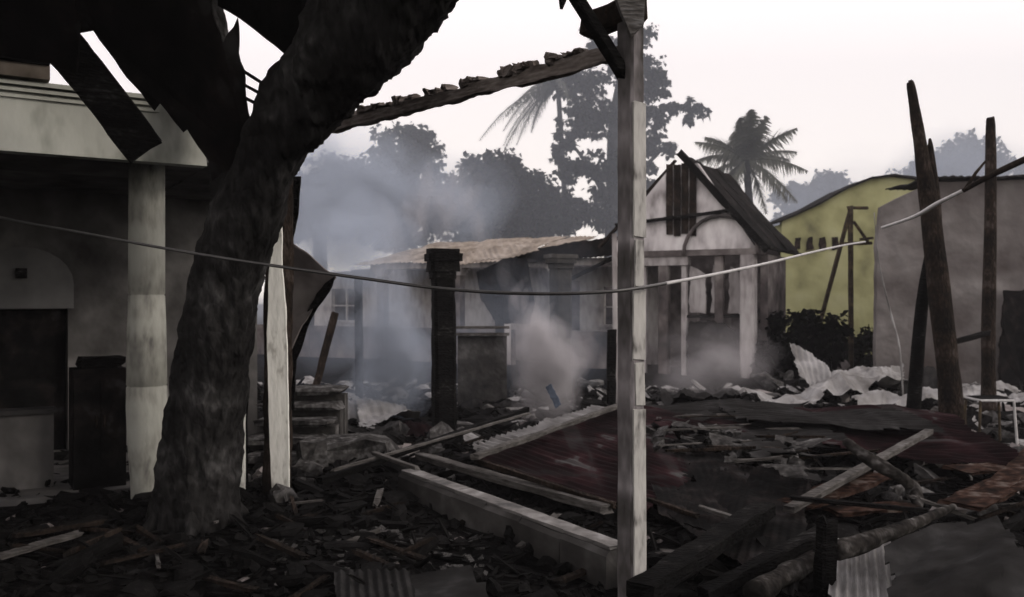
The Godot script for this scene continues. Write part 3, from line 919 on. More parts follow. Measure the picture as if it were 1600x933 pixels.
func palm(label: String, base: Vector3, c: Vector3, fr: Array, droop: float, g: String) -> void:
	var t := thing("coconut_palm", label, "palm", base, 0.0, g)
	var mb := MB.new(base, true)
	tube(mb, [base, base.lerp(c, 0.5) + Vector3(0.15, 0, 0), c], [0.2, 0.15, 0.13], 10, 0.08, 1.0, 5)
	part(mb, "trunk", M["bark"], t)
	for i in fr.size():
		var q: Array = fr[i]
		mb = MB.new(base)
		var dir := Vector3(q[0], q[1], R(-0.7, 0.7)).normalized()
		var pts := []
		var rad := []
		for k in 9:
			var s := k / 8.0
			pts.append(c + dir * q[2] * s + Vector3(0, -droop * s * s * (1.0 - 0.45 * q[1]), 0))
			rad.append(lerpf(0.05, 0.012, s))
		tube(mb, pts, rad, 4)
		for k in 36:
			var s := 0.08 + 0.92 * k / 36.0
			var fi := mini(int(s * 8.0), 7)
			var p: Vector3 = (pts[fi] as Vector3).lerp(pts[fi + 1], s * 8.0 - fi)
			var tg: Vector3 = (pts[fi + 1] - pts[fi]).normalized()
			var sd: Vector3 = tg.cross(Vector3(0, 0.2, 1)).normalized()
			var l := (0.62 * sin(PI * clampf(s * 0.85 + 0.12, 0, 1)) + 0.08) * R(0.8, 1.15)
			for e in [-1.0, 1.0]:
				var tip: Vector3 = p + (sd * e * 0.6 + tg * 0.55 + Vector3(0, -0.6, R(-0.6, 0.6))).normalized() * l
				mb.tri(p - tg * 0.04, p + tg * 0.045, tip)
		part(mb, "frond", M["palm_leaf"] if M.has("palm_leaf") else palm_mat(), t)

func palm_mat() -> Material:
	var m := StandardMaterial3D.new()
	m.resource_name = "palm_leaf"
	m.albedo_color = Color(0.05, 0.052, 0.035).linear_to_srgb()
	m.roughness = 0.7
	m.cull_mode = BaseMaterial3D.CULL_DISABLED
	M["palm_leaf"] = m
	return m

# ------------------------------------------------------------------ the burnt tree in front, its crown over the yard
func burnt_tree() -> void:
	var base := G(308, 6.55)
	var t := thing("burnt_tree", "thick scorched tree trunk leaning right in front of the porch", "tree", base)
	var mb := MB.new(base, true)
	var q := [[306, 835, 6.55, 70], [309, 780, 6.55, 66], [318, 680, 6.5, 60], [335, 560, 6.42, 57], [362, 430, 6.3, 58], [398, 315, 6.2, 54], [432, 225, 6.05, 54], [485, 140, 5.8, 66], [545, 70, 5.5, 78], [600, 0, 5.3, 84], [660, -90, 5.1, 86], [700, -230, 4.9, 80], [720, -420, 4.7, 70]]
	var pts := []
	var rad := []
	for e in q:
		pts.append(P(e[0], e[1], e[2]))
		rad.append(e[3] * e[2] / F)
	tube(mb, pts, rad, 72, 0.24, 3.0, 14, 0.07)
	part(mb, "trunk", M["bark"], t)
	mb = MB.new(base, true)
	pts = []; rad = []
	for e in [[385, 380, 6.3, 40], [362, 280, 6.6, 36], [345, 150, 6.75, 30], [325, 40, 6.75, 30], [300, -80, 6.7, 28], [250, -300, 6.0, 30]]:
		pts.append(P(e[0], e[1], e[2]))
		rad.append(e[3] * e[2] / F)
	tube(mb, pts, rad, 40, 0.24, 7.0, 10, 0.07)
	part(mb, "limb", M["bark"], t)
	# roots flaring at the foot
	for k in 6:
		mb = MB.new(base, true)
		var a := TAU * k / 6.0 + 0.3
		tube(mb, [base + Vector3(cos(a) * 0.2, 0.14, sin(a) * 0.2), base + Vector3(cos(a) * 0.3, 0.02, sin(a) * 0.3), base + Vector3(cos(a) * 0.42, -0.06, sin(a) * 0.42)], [0.09, 0.06, 0.02], 8, 0.2, k, 3)
		part(mb, "root", M["bark"], t)
	var dk := [Color(0.03, 0.035, 0.02), Color(0.04, 0.034, 0.022), Color(0.022, 0.024, 0.016)]
	var bl := []
	for e in [[-0.5, 6.4, -4.0, 2.2], [-2.8, 6.2, -5.4, 2.2], [-1.5, 7.4, -2.5, 2.4], [-3.5, 6.8, -2.8, 2.2], [-0.8, 6.3, -0.6, 2.2], [-2.8, 6.6, 0.2, 2.2], [-4.6, 6.6, -5.0, 2.0]]:
		bl.append([Vector3(e[0], e[1], e[2]), Vector3(e[3], e[3] * 0.6, e[3]), 1500])
		mb = MB.new(base, true)
		var f: Vector3 = P(720, -420, 4.7) if e[0] > -2.0 else P(250, -300, 6.0)
		tube(mb, [f, f.lerp(Vector3(e[0], e[1], e[2]), 0.5) + Vector3(0, 0.3, 0), Vector3(e[0], e[1], e[2])], [0.16, 0.1, 0.03], 7, 0.15, e[0], 3)
		part(mb, "branch", M["bark"], t)
	mesh_part(leaves(base, bl, 0.3, dk), "crown", M["leaf"], t)

# ------------------------------------------------------------------ porch frame: posts and beam around the yard
func porch_frame() -> void:
	var mb: MB
	var b := Vector3(0.625, 0, -4.72)
	var t := thing("porch_post", "scorched white painted square post in the foreground", "post", b)
	var dirb := Vector3(-0.68, 0, -0.73)
	mb = MB.new(b)
	timber(mb, b + Vector3(0, -0.08, 0), b + Vector3(0, 3.05, 0), 0.112, 0.112, dirb, 0.05, 60, 1.0)
	part(mb, "core", M["paint_scorched"], t)
	# the right face keeps its white board, in lengths
	var nr := Vector3(0.68, 0, 0.73)
	var sr := Vector3(0.73, 0, -0.68)
	for y in [[-0.05, 1.02, 0.1, "post_white"], [1.04, 1.26, 0.075, "post_white"], [1.28, 1.64, 0.1, "post_white"], [1.66, 1.9, 0.07, "post_white"], [1.92, 2.62, 0.1, "post_white"]]:
		mb = MB.new(b)
		timber(mb, b + nr * 0.058 + sr * R(-0.004, 0.008) + Vector3(0, y[0], 0), b + nr * 0.058 + Vector3(0, y[1], 0), y[2], 0.012, nr, 0.06, 14, y[0] + 3.0)
		part(mb, "white_board", M[y[3]], t)
	# head board and brace at its top
	mb = MB.new(b)
	timber(mb, b + Vector3(-0.02, 2.75, 0), P(893, -15, 4.55), 0.075, 0.06, Vector3.UP, 0.2, 10, 6.0)
	part(mb, "brace", M["char"], t)
	mb = MB.new(b)
	plate(mb, [P(948, -40, 4.62), P(985, 58, 4.62), P(1006, 40, 4.62), P(1008, -40, 4.62)], 0.05, 0.008, 1.0)
	part(mb, "head_board", M["wood_grey"], t)
	mb = MB.new(b)
	timber(mb, b + Vector3(0, 3.12, 0) - dirb * 0.06, b + Vector3(0, 3.1, 0) + dirb * 0.3, 0.14, 0.14, Vector3.UP, 0.12, 8, 8.0)
	part(mb, "head_beam", M["char_brown"], t)
	# charred beam from the post to the pale post beside the tree
	var a1 := P(962, 84, 4.76)
	var a2 := P(470, 212, 7.1)
	mb = MB.new(a1)
	timber(mb, a1, a2, 0.075, 0.095, Vector3.UP, 0.45, 140, 12.0, 1.0, 1.0)
	for k in 46:
		var s := R(0.02, 0.98)
		lump(mb, a1.lerp(a2, s) + Vector3(0, 0.055, 0), Vector3(R(0.04, 0.13), R(0.02, 0.06), 0.06), Basis(Vector3.UP, 0.75), k, 0.5)
	one(mb, "charred_beam", M["beam_ash"], "charred crumbling beam running from white post up to the leaning tree", "beam")
	mb = MB.new(P(880, -30, 4.4))
	tube(mb, [P(897, -20, 4.55), P(884, -16, 4.52), P(879, 0, 4.5), P(877, 14, 4.5)], [0.016, 0.018, 0.02, 0.008], 8, 0.2)
	one(mb, "charred_rafter_end", M["char"], "short charred rafter end poking into view left of the post top", "rafter")
	# pale post by the tree: charred core with a white tapering board
	b = G(433, 7.5)
	t = thing("pale_post", "charred post with a tapering white board right of the tree", "post", b)
	mb = MB.new(b)
	timber(mb, b + Vector3(0.0, -0.08, 0), b + Vector3(0.02, 2.9, 0), 0.2, 0.2, dirb, 0.16, 40, 21.0)
	part(mb, "core", M["char_brown"], t)
	mb = MB.new(b)
	plate(mb, [P(425, 768, 7.3), P(452, 766, 7.3), P(450, 600, 7.3), P(447, 480, 7.3), P(441, 420, 7.3), P(440, 330, 7.3), P(436, 332, 7.3), P(429, 380, 7.3), P(421, 420, 7.3), P(418, 520, 7.3), P(420, 640, 7.3)], 0.03, 0.006, 1.0)
	part(mb, "white_board", M["paint"], t)
	b = G(376, 7.4)
	t = thing("short_white_post", "short tapering white board stub just right of the tree foot", "post", b)
	mb = MB.new(b)
	plate(mb, [P(358, 774, 7.35), P(382, 773, 7.35), P(383, 640, 7.35), P(379, 636, 7.35), P(372, 690, 7.35), P(360, 700, 7.35)], 0.04, 0.006, 2.0)
	part(mb, "board", M["paint"], t)
	mb = MB.new(b)
	timber(mb, b + Vector3(-0.03, -0.05, -0.12), b + Vector3(-0.03, 0.75, -0.12), 0.1, 0.1, dirb, 0.2, 8, 2.0)
	part(mb, "core", M["char"], t)
	# hanging roof wreck over the left: sheets and planks
	var g := "burnt roof pieces hanging above the porch"
	mb = MB.new(P(150, 100, 6.0))
	timber(mb, P(40, -5, 5.75), P(228, 236, 6.3), 0.275, 0.05, Vector3(0.2, 0, 1), 0.1, 26, 4.0)
	one(mb, "hanging_plank", M["char"], "wide charred plank hanging diagonally across the white fascia", "plank", g)
	mb = MB.new(P(250, 60, 5.9))
	plate(mb, [P(-260, -330, 5.0), P(330, -330, 5.0), P(334, 20, 5.75), P(350, 62, 5.9), P(372, 20, 5.8), P(385, 105, 6.02), P(388, 150, 6.1), P(392, 300, 6.42), P(330, 300, 6.42), P(322, 258, 6.33), P(292, 204, 6.22), P(284, 208, 6.22), P(250, 164, 6.12), P(240, 174, 6.14), P(198, 122, 6.02), P(147, 47, 5.85), P(120, 50, 5.86), P(60, -60, 5.6)], 0.02, 0.03, 5.0)
	one(mb, "roof_wreck", M["roof_black"], "large black burnt roof sheet hanging between plank and tree", "roof sheet", g)
	mb = MB.new(P(20, 0, 5.6))
	plate(mb, [P(-300, -300, 4.9), P(120, -300, 4.9), P(128, 30, 5.75), P(112, 135, 6.0), P(78, 100, 5.9), P(0, 86, 5.85), P(-300, 60, 5.75)], 0.02, 0.05, 6.0)
	one(mb, "roof_wreck", M["roof_black"], "black burnt roof sheet in the upper left corner", "roof sheet", g)
	mb = MB.new(P(450, 0, 5.9))
	plate(mb, [P(336, -300, 5.3), P(640, -300, 5.2), P(560, 90, 6.0), P(452, 96, 6.0), P(378, 28, 5.95), P(340, 10, 5.9)], 0.02, 0.015, 7.0)
	one(mb, "roof_wreck", M["roof_black"], "black burnt roof sheet caught behind the leaning limb", "roof sheet", g)
	for k in 3:
		mb = MB.new(P(390, 130, 6.1))
		var dy := 22.0 * k
		timber(mb, P(355, 95 + dy, 6.15), P(425, 140 + dy * 0.8, 6.15), 0.03, 0.025, Vector3.UP, 0.3, 8, k)
		one(mb, "charred_batten", M["char"], ["thin charred batten across the upper sky gap", "thin charred batten across the middle sky gap", "thin charred batten across the lower sky gap"][k] + " left of the limb", "batten", g)
	# wreck leaning right of the pale post
	mb = MB.new(P(455, 330, 7.6))
	plate(mb, [P(440, 276, 7.6), P(470, 275, 7.6), P(465, 335, 7.6), P(452, 415, 7.6), P(438, 415, 7.6)], 0.02, 0.02, 2.0)
	one(mb, "hanging_strip", M["char"], "narrow black strip hanging beside the white board's top", "roof strip", g)
	mb = MB.new(P(480, 470, 7.8))
	plate(mb, [P(440, 375, 7.9), P(462, 380, 7.85), P(486, 400, 7.75), P(520, 432, 7.6), P(508, 452, 7.65), P(470, 510, 7.8), P(452, 560, 7.9), P(436, 560, 7.95)], 0.015, 0.025, 3.0)
	one(mb, "bent_sheet", M["concrete_sooty"], "bent grey brown sheet hanging behind the white board", "roof sheet", g)
	mb = MB.new(P(490, 480, 7.9))
	plate(mb, [P(505, 445, 7.6), P(520, 434, 7.55), P(516, 450, 7.6), P(482, 510, 7.9), P(466, 560, 8.1), P(458, 640, 8.3), P(444, 640, 8.3), P(446, 545, 8.1), P(468, 505, 7.9)], 0.02, 0.02, 4.0)
	one(mb, "bent_sheet", M["char"], "black curled edge below the bent grey sheet", "roof sheet", g)

# ------------------------------------------------------------------ poles, cables and steel frame at the right
func poles() -> void:
	var mb := MB.new(G(1488, 10.2), true)
	var d := 10.2
	var pts := [G(1492, d, -0.1), P(1486, 620, d), P(1470, 480, d), P(1453, 330, d), P(1437, 220, d), P(1424, 138, d), P(1422, 128, d)]
	tube(mb, pts, [0.15, 0.135, 0.12, 0.105, 0.065, 0.05, 0.02], 12, 0.16, 4.0, 5)
	tube(mb, [P(1462, 430, d), P(1460, 320, d), P(1455, 240, d), P(1453, 216, d)], [0.08, 0.07, 0.035, 0.01], 8, 0.2, 5.0, 3)
	one(mb, "charred_pole", M["char_brown"], "tall split charred pole leaning left at the right side", "pole")
	mb = MB.new(G(1428, 11.0), true)
	tube(mb, [G(1424, 11.0, -0.1), P(1440, 480, 10.6), P(1458, 372, 10.3)], [0.085, 0.075, 0.05], 9, 0.15, 2.0, 4)
	one(mb, "charred_brace", M["char"], "short charred brace propped against the tall split pole", "pole")
	mb = MB.new(G(1546, 12.0), true)
	tube(mb, [G(1544, 12.0, -0.1), P(1545, 500, 12), P(1548, 330, 12), P(1548, 196, 12), P(1547, 188, 12)], [0.1, 0.09, 0.075, 0.06, 0.03], 10, 0.14, 9.0, 5)
	one(mb, "charred_pole", M["char_brown"], "thinner upright charred pole near the right edge", "pole")
	mb = MB.new(P(1500, 530, 11.4))
	timber(mb, P(1470, 540, 11.2), P(1545, 520, 11.9), 0.07, 0.07, Vector3.UP, 0.2, 10, 3.0)
	one(mb, "charred_rail", M["char"], "charred cross rail between the two poles low down", "rail")
	# long cable sagging across the picture
	mb = MB.new(P(800, 456, 4.5), true)
	pts = []
	var rad := []
	for q in [[-60, 325, 6.6], [20, 344, 6.3], [130, 364, 5.9], [240, 385, 5.5], [340, 402, 5.2], [440, 417, 5.0], [560, 434, 4.8], [700, 452, 4.6], [840, 459, 4.5], [960, 455, 4.5], [1040, 443, 4.8], [1120, 428, 5.4], [1200, 411, 6.4], [1270, 394, 7.8], [1320, 383, 9.4], [1352, 378, 10.4]]:
		pts.append(P(q[0], q[1], q[2]))
		rad.append(0.0095)
	var ct := thing("sagging_cable", "long sagging cable strung across the whole yard", "cable", P(800, 456, 4.5))
	tube(mb, pts.slice(0, 11), rad.slice(0, 11), 8, 0.0, 0.0, 6)
	part(mb, "dark_span", M["cable"], ct)
	mb = MB.new(P(800, 456, 4.5), true)
	tube(mb, pts.slice(10), rad.slice(10), 8, 0.12, 0.0, 6)
	part(mb, "pale_span", M["cable_pale"], ct)
	mb = MB.new(P(1480, 310, 9.4), true)
	pts = []
	for q in [[1378, 356, 10.0], [1430, 338, 9.6], [1465, 318, 9.3], [1505, 298, 9.0]]: pts.append(P(q[0], q[1], q[2]))
	var pts2 := [pts[-1]]
	for q in [[1545, 276, 8.8], [1600, 250, 8.5], [1680, 215, 8.2]]: pts2.append(P(q[0], q[1], q[2]))
	var t := thing("drop_cable", "pale twisted cable slung behind the split pole", "cable", P(1480, 310, 9.4))
	tube(mb, pts, [0.014, 0.02, 0.022, 0.02], 7, 0.25, 1.0, 5)
	part(mb, "pale_sheath", M["cable_pale"], t)
	mb = MB.new(P(1480, 310, 9.4), true)
	tube(mb, pts2, [0.024, 0.03, 0.034, 0.034], 7, 0.1, 1.0, 5)
	tube(mb, [P(1508, 296, 9.0), P(1525, 270, 9.0), P(1540, 252, 9.0)], [0.02, 0.018, 0.012], 6)
	part(mb, "burnt_end", M["char_brown"], t)
	mb = MB.new(P(1385, 450, 14.0), true)
	tube(mb, [P(1366, 332, 14), P(1372, 400, 14), P(1382, 450, 14), P(1395, 500, 14), P(1406, 545, 13.5), G(1412, 13.4, 0.0)], [0.006, 0.01, 0.012, 0.014, 0.013, 0.012], 7, 0.1, 2.0, 4)
	one(mb, "hanging_pipe", M["zinc"], "thin pale pipe hanging down against the grey wall's edge", "pipe")
	# steel frame in front of the yellow wall
	d = 19.5
	var b := G(1330, d)
	t = thing("steel_frame", "rusty steel frame with leaning leg before the yellow wall", "frame", b)
	for q in [["upright", G(1330, d, -0.05), P(1329, 322, d), 0.1], ["leaning_leg", G(1262, d + 0.6, 0.0), P(1328, 330, d), 0.085], ["top_bar", P(1324, 325, d), P(1356, 325, d), 0.07], ["brace", P(1334, 346, d), P(1356, 378, d), 0.06], ["cross_bar", P(1318, 381, d), P(1362, 380, d), 0.075], ["end_piece", P(1344, 374, d - 0.1), P(1364, 372, d - 0.1), 0.06]]:
		mb = MB.new(b)
		timber(mb, q[1], q[2], q[3], q[3], Vector3(0, 0, 1), 0.12, 10, q[3] * 100.0)
		part(mb, q[0], M["steel"], t)

# ------------------------------------------------------------------ standing ruins in the yard
func yard_ruins() -> void:
	var b := G(695, 10.9)
	var t := thing("charred_pillar", "black charred pillar with stepped capital standing in the smoke", "pillar", b)
	var mb := MB.new(b)
	timber(mb, b + Vector3(0, -0.1, 0), P(692, 436, 10.9), 0.27, 0.27, Vector3(0.3, 0, 1), 0.1, 30, 7.0, 1.05, 0.98)
	part(mb, "shaft", M["char"], t)
	for q in [[436, 424, 0.31], [424, 408, 0.37], [408, 396, 0.43], [396, 389, 0.36]]:
		mb = MB.new(b)
		timber(mb, P(692, q[0], 10.9), P(692, q[1], 10.9), q[2], q[2], Vector3(0.3, 0, 1), 0.08, 2, q[2] * 50.0)
		part(mb, "capital", M["char"], t)
	b = G(876, 14.5)
	t = thing("porch_column", "grey porch column with capital behind the grey smoke", "pillar", b)
	mb = MB.new(b)
	timber(mb, b + Vector3(0, -0.1, 0), P(876, 420, 14.5), 0.3, 0.3, Vector3(0.4, 0, 1), 0.05, 16, 9.0)
	part(mb, "shaft", M["burnt_concrete"], t)
	for q in [[420, 412, 0.36], [412, 404, 0.42], [404, 398, 0.48]]:
		mb = MB.new(b)
		timber(mb, P(876, q[0], 14.5), P(876, q[1], 14.5), q[2], q[2], Vector3(0.4, 0, 1), 0.05, 2, q[2] * 30.0)
		part(mb, "capital", M["burnt_concrete"], t)
	mb = MB.new(G(562, 13.5))
	timber(mb, G(562, 13.5, -0.1), P(560, 432, 13.5), 0.12, 0.12, Vector3(0, 0, 1), 0.15, 14, 2.0)
	one(mb, "charred_post", M["char"], "thin charred post standing in the bluish smoke", "post", "charred posts in the yard")
	mb = MB.new(G(780, 15.0))
	timber(mb, G(782, 15.0, -0.1), P(780, 460, 15.0), 0.16, 0.14, Vector3(0, 0, 1), 0.15, 14, 5.0)
	one(mb, "charred_post", M["char"], "thin charred post between the black pillar and grey column", "post", "charred posts in the yard")
	mb = MB.new(G(955, 12.5))
	timber(mb, G(955, 12.5, -0.1), P(956, 515, 12.5), 0.13, 0.13, Vector3(0, 0, 1), 0.15, 10, 6.0)
	one(mb, "charred_post", M["char"], "short charred post close left of the white foreground post", "post", "charred posts in the yard")
	mb = MB.new(G(962, 13.5))
	timber(mb, G(962, 13.5, -0.1), P(960, 365, 13.5), 0.07, 0.07, Vector3(0, 0, 1), 0.05, 10, 6.0)
	one(mb, "pale_pipe_post", M["house_grey"], "slim pale pipe standing just left of the white post", "post")
	mb = MB.new(G(480, 11.5))
	timber(mb, G(476, 11.3, -0.05), P(524, 488, 12.0), 0.1, 0.06, Vector3(0, 0, 1), 0.2, 14, 8.0)
	one(mb, "leaning_plank", M["char_brown"], "charred plank leaning to the right behind the white board", "plank")
	# black sheet hanging from the wing roof
	mb = MB.new(P(790, 450, 16.0))
	plate(mb, [P(745, 425, 16.0), P(790, 402, 16.0), P(822, 396, 16.0), P(836, 472, 16.0), P(828, 508, 16.0), P(776, 505, 16.0), P(752, 470, 16.0)], 0.03, 0.03, 2.0)
	one(mb, "hanging_black_sheet", M["roof_black"], "black burnt sheet hanging under the low roof's edge", "roof sheet")
	mb = MB.new(P(735, 415, 16.5))
	sheet(mb, P(700, 405, 16.2), P(830, 375, 16.6) - P(700, 405, 16.2), P(705, 420, 15.4) - P(700, 405, 16.2), 30, 8, 0.012, 0.12, 0.08, 0.12, 8.0, 0.01)
	one(mb, "buckled_roof_sheet", M["rust_tan"], "buckled tan roof sheet above the hanging black sheet", "roof sheet")
	# low inner wall with pale top behind the pillar, and a shelf
	mb = MB.new(G(745, 13.0))
	mb.box(G(716, 13.2, -0.1), Vector3(G(792, 13.2).x, 1.05, -13.05))
	t = thing("low_wall", "low sooty wall with pale coping right of the black pillar", "wall", G(745, 13.0))
	part(mb, "wall", M["burnt_concrete"], t)
	for y in [1.06, 1.16]:
		mb = MB.new(G(745, 13.0))
		mb.box(G(712, 13.25, y), Vector3(G(796, 13.2).x, y + 0.035, -12.98))
		part(mb, "coping", M["wood_grey"], t)
	# concrete steps seen between the posts left
	b = G(440, 8.6)
	t = thing("concrete_steps", "grey concrete steps seen between the white boards", "steps", b)
	for k in 5:
		mb = MB.new(b)
		lump(mb, b + Vector3(0.0, 0.07 + 0.135 * k, -0.05 - 0.26 * k), Vector3(0.8, 0.07, 0.4), Basis(Vector3(R(-0.05, 0.05), 1, R(-0.05, 0.05)).normalized(), R(-0.15, 0.15)), k + 2.0, 0.22)
		part(mb, "tread", M["rubble"], t)
		mb = MB.new(b)
		mb.box(b + Vector3(-0.4, -0.1, -0.25 - 0.26 * k), b + Vector3(0.4, 0.02 + 0.135 * k, -0.06 - 0.26 * k))
		part(mb, "riser", M["burnt_concrete"], t)

# ------------------------------------------------------------------ collapsed roofs, plinth and crumpled sheets
func collapsed_roofs() -> void:
	# plinth edge of the porch, in lengths
	var a := Vector3(-0.86, 0.0, -7.45)
	var e := Vector3(0.62, 0.0, -5.15)
	var dv := (e - a).normalized()
	var nv := Vector3(-dv.z, 0, dv.x)
	var t := thing("porch_plinth", "low concrete plinth edge running to the white post's foot", "kerb", a)
	for k in 6:
		var mb := MB.new(a)
		var s0 := a.lerp(e, k / 6.0)
		var s1 := a.lerp(e, (k + 0.985) / 6.0)
		timber(mb, s0 + Vector3(0, 0.04, 0), s1 + Vector3(0, 0.04 + R(-0.008, 0.008), 0), 0.2, 0.24, Vector3.UP, 0.04, 6, k)
		part(mb, "kerb_stone", M["burnt_concrete"], t)
		mb = MB.new(a)
		timber(mb, s0 + Vector3(0, 0.17, 0), s1 + Vector3(0, 0.17, 0), 0.14, 0.025, Vector3.UP, 0.12, 10, k + 9.0)
		part(mb, "cap", M["concrete"], t)
	nv = Vector3.ZERO
	# long timbers on the floor
	var g := "timbers lying in the wreck"
	for q in [
		[[655, 712, 0.22], [948, 795, 0.18], 0.11, 0.06, "wood_grey", "pale grey timber lying parallel behind the plinth edge", 0.2],
		[[498, 752, 0.16], [824, 640, 0.34], 0.07, 0.06, "char", "long black timber running from the ash heap toward the smoke", 0.2],
		[[520, 735, 0.24], [826, 646, 0.40], 0.03, 0.025, "wood_grey", "thin grey batten lying on the long black timber", 0.2],
		[[584, 708, 0.3], [652, 732, 0.24], 0.05, 0.03, "wood_grey", "short pale stick end left of the red roof sheet", 0.15],
		[[742, 714, 0.36], [1000, 622, 0.42], 0.07, 0.05, "wood_grey", "grey ridge timber along the upper edge of red sheet", 0.25],
		[[745, 720, 0.3], [960, 790, 0.2], 0.05, 0.04, "char_brown", "thin brown timber along the lower edge of red sheet", 0.25],
		[[1232, 796, 0.2], [1452, 674, 0.34], 0.085, 0.05, "wood_grey", "pale plank lying diagonally right of the black roof", 0.15],
		[[1092, 792, 0.16], [1150, 810, 0.14], 0.045, 0.03, "wood_grey", "small pale stick on the black roof's near edge", 0.15],
		[[1012, 780, 0.14], [1090, 806, 0.13], 0.04, 0.03, "char_brown", "small brown stick right of the white post's foot", 0.15],
		[[1235, 778, 0.28], [1450, 798, 0.2], 0.05, 0.03, "char", "black lath crossing under the pale diagonal plank", 0.2],
		[[1000, 925, 0.12], [1195, 795, 0.22], 0.16, 0.1, "char", "broad black timber in the foreground right of post", 0.15],
		[[-10, 872, 0.05], [122, 834, 0.07], 0.09, 0.03, "wood_grey", "dull pale board in the ash at the lower left edge", 0.25],
		[[20, 838, 0.05], [160, 815, 0.06], 0.06, 0.03, "char_brown", "charred board in the ash left of the tree foot", 0.25],
		[[452, 787, 0.06], [502, 782, 0.07], 0.025, 0.018, "wood_grey", "small pale stick in the ash right of the tree", 0.15],
		[[1036, 862, 0.05], [1068, 865, 0.05], 0.07, 0.02, "wood_grey", "small pale scrap right of the white post's foot", 0.4],
		[[1100, 930, 0.05], [1290, 830, 0.22], 0.1, 0.08, "char", "black timber in the foreground beside the standing stub", 0.2]]:
		var d0: float = (EYE - q[0][2]) * F / (q[0][1] - 466.5)
		var d1: float = (EYE - q[1][2]) * F / (q[1][1] - 466.5)
		var p0 := P(q[0][0], q[0][1], d0)
		var p1 := P(q[1][0], q[1][1], d1)
		var mb := MB.new(p0)
		timber(mb, p0, p1, q[2], q[3], Vector3.UP, q[6], 24, q[2] * 300.0 + q[0][0])
		one(mb, "fallen_timber", M[q[4]], q[5], "timber", g)
	# collapsed roof sheets: corners given as pixel and height above the yard
	g = "collapsed roof sheets on the ground"
	var at := func(px: float, py: float, h: float) -> Vector3: return P(px, py, (EYE - h) * F / (py - 466.5))
	for q in [
		[at.call(742, 716, 0.28), at.call(985, 628, 0.38), at.call(1010, 800, 0.1), 30, 60, 0.008, 0.1, 0.03, 0.05, "roof_red", "dark red corrugated roof sheet fallen left of white post"],
		[at.call(985, 640, 0.3), at.call(1120, 668, 0.25), at.call(1030, 806, 0.1), 26, 44, 0.003, 0.1, 0.03, 0.05, "roof_black", "black roof sheet lying directly behind the white post"],
		[at.call(1105, 690, 0.22), at.call(1268, 752, 0.2), at.call(1030, 802, 0.08), 30, 30, 0.003, 0.1, 0.03, 0.06, "roof_black", "black roof sheet with torn edge under the rubble heap"],
		[at.call(730, 700, 0.22), at.call(925, 633, 0.25), at.call(800, 716, 0.2), 60, 14, 0.022, 0.13, 0.04, 0.08, "zinc", "pale corrugated sheet end showing above red roof sheet"],
		[at.call(1005, 628, 0.34), at.call(1250, 632, 0.36), at.call(1030, 690, 0.2), 40, 40, 0.012, 0.1, 0.05, 0.08, "zinc_dark", "dark grey ribbed sheet behind the rubble heap", true],
		[at.call(1235, 630, 0.38), at.call(1490, 648, 0.36), at.call(1290, 700, 0.2), 40, 40, 0.012, 0.1, 0.06, 0.08, "roof_red", "dark red ribbed sheet left of the split pole's foot", true],
		[at.call(1120, 630, 0.4), at.call(1400, 640, 0.4), at.call(1160, 655, 0.36), 40, 14, 0.014, 0.11, 0.06, 0.08, "zinc_dark", "narrow grey ribbed sheet strip behind the red sheet", true]]:
		var mb := MB.new(q[0])
		# ribs run from the near to the far edge
		var su: Vector3 = q[1] - q[0]
		var sv: Vector3 = q[2] - q[0]
		if q.size() > 11:       # ribs along the long side
			su = q[2] - q[0]
			sv = q[1] - q[0]
		sheet(mb, q[0], su, sv, int(su.length() / q[6] * 6.0), 24, q[5], q[6], q[7], q[8], q[3] + q[4] * 0.7)
		one(mb, "collapsed_roof_sheet", M[q[9]], q[10], "roof sheet", g)
	# crumpled pale sheets further back
	g = "crumpled zinc sheets across the yard"
	var labels := ["crumpled pale sheet at the foot of the gabled porch", "large crumpled pale sheet before the dark bush", "folded pale sheet standing up beside the dark bush", "crumpled pale sheet left of the split pole's foot", "flat pale sheet in front of the folded one", "bent pale sheet under the steel frame", "crumpled sheet between the two charred poles", "small torn sheet at the base of the grey wall", "pale sheet lying right of the black pillar", "crumpled pale sheet lying left in the bluish smoke", "pale sheet with a curled edge behind the steps", "torn pale sheet at the foot of the thin post", "small crumpled sheet left of the black pillar", "pale flat piece at the far left of the smoke"]
	var zs := [
		[[1010, 606, 13.5], [1120, 590, 15.0], [1060, 622, 12.0], 0.2, "zinc_dark"],
		[[1150, 606, 13.5], [1370, 574, 15.5], [1200, 628, 12.2], 0.22, "zinc"],
		[[1232, 542, 15.0], [1290, 568, 14.6], [1250, 590, 14.2], 0.1, "zinc"],
		[[1330, 612, 12.5], [1475, 604, 13.0], [1330, 634, 11.6], 0.16, "zinc"],
		[[1120, 618, 12.6], [1290, 612, 12.9], [1110, 632, 11.8], 0.12, "zinc"],
		[[1275, 556, 15.8], [1410, 552, 16.0], [1280, 580, 14.8], 0.2, "zinc"],
		[[1490, 572, 14.0], [1600, 566, 14.0], [1500, 590, 12.6], 0.16, "zinc"],
		[[1410, 570, 14.8], [1480, 566, 14.8], [1400, 600, 13.6], 0.2, "zinc_dark"],
		[[715, 616, 13.5], [800, 612, 13.5], [722, 650, 11.8], 0.14, "zinc_dark"],
		[[500, 630, 12.5], [570, 618, 13.0], [520, 662, 11.2], 0.16, "zinc"],
		[[465, 665, 10.8], [625, 648, 11.4], [480, 685, 10.0], 0.18, "zinc_dark"],
		[[540, 640, 12.0], [630, 632, 12.2], [560, 660, 11.0], 0.14, "zinc"],
		[[618, 660, 10.8], [690, 650, 11.2], [650, 690, 9.9], 0.2, "roof_red"],
		[[460, 625, 12.8], [490, 622, 12.8], [462, 650, 11.5], 0.1, "zinc_dark"]]
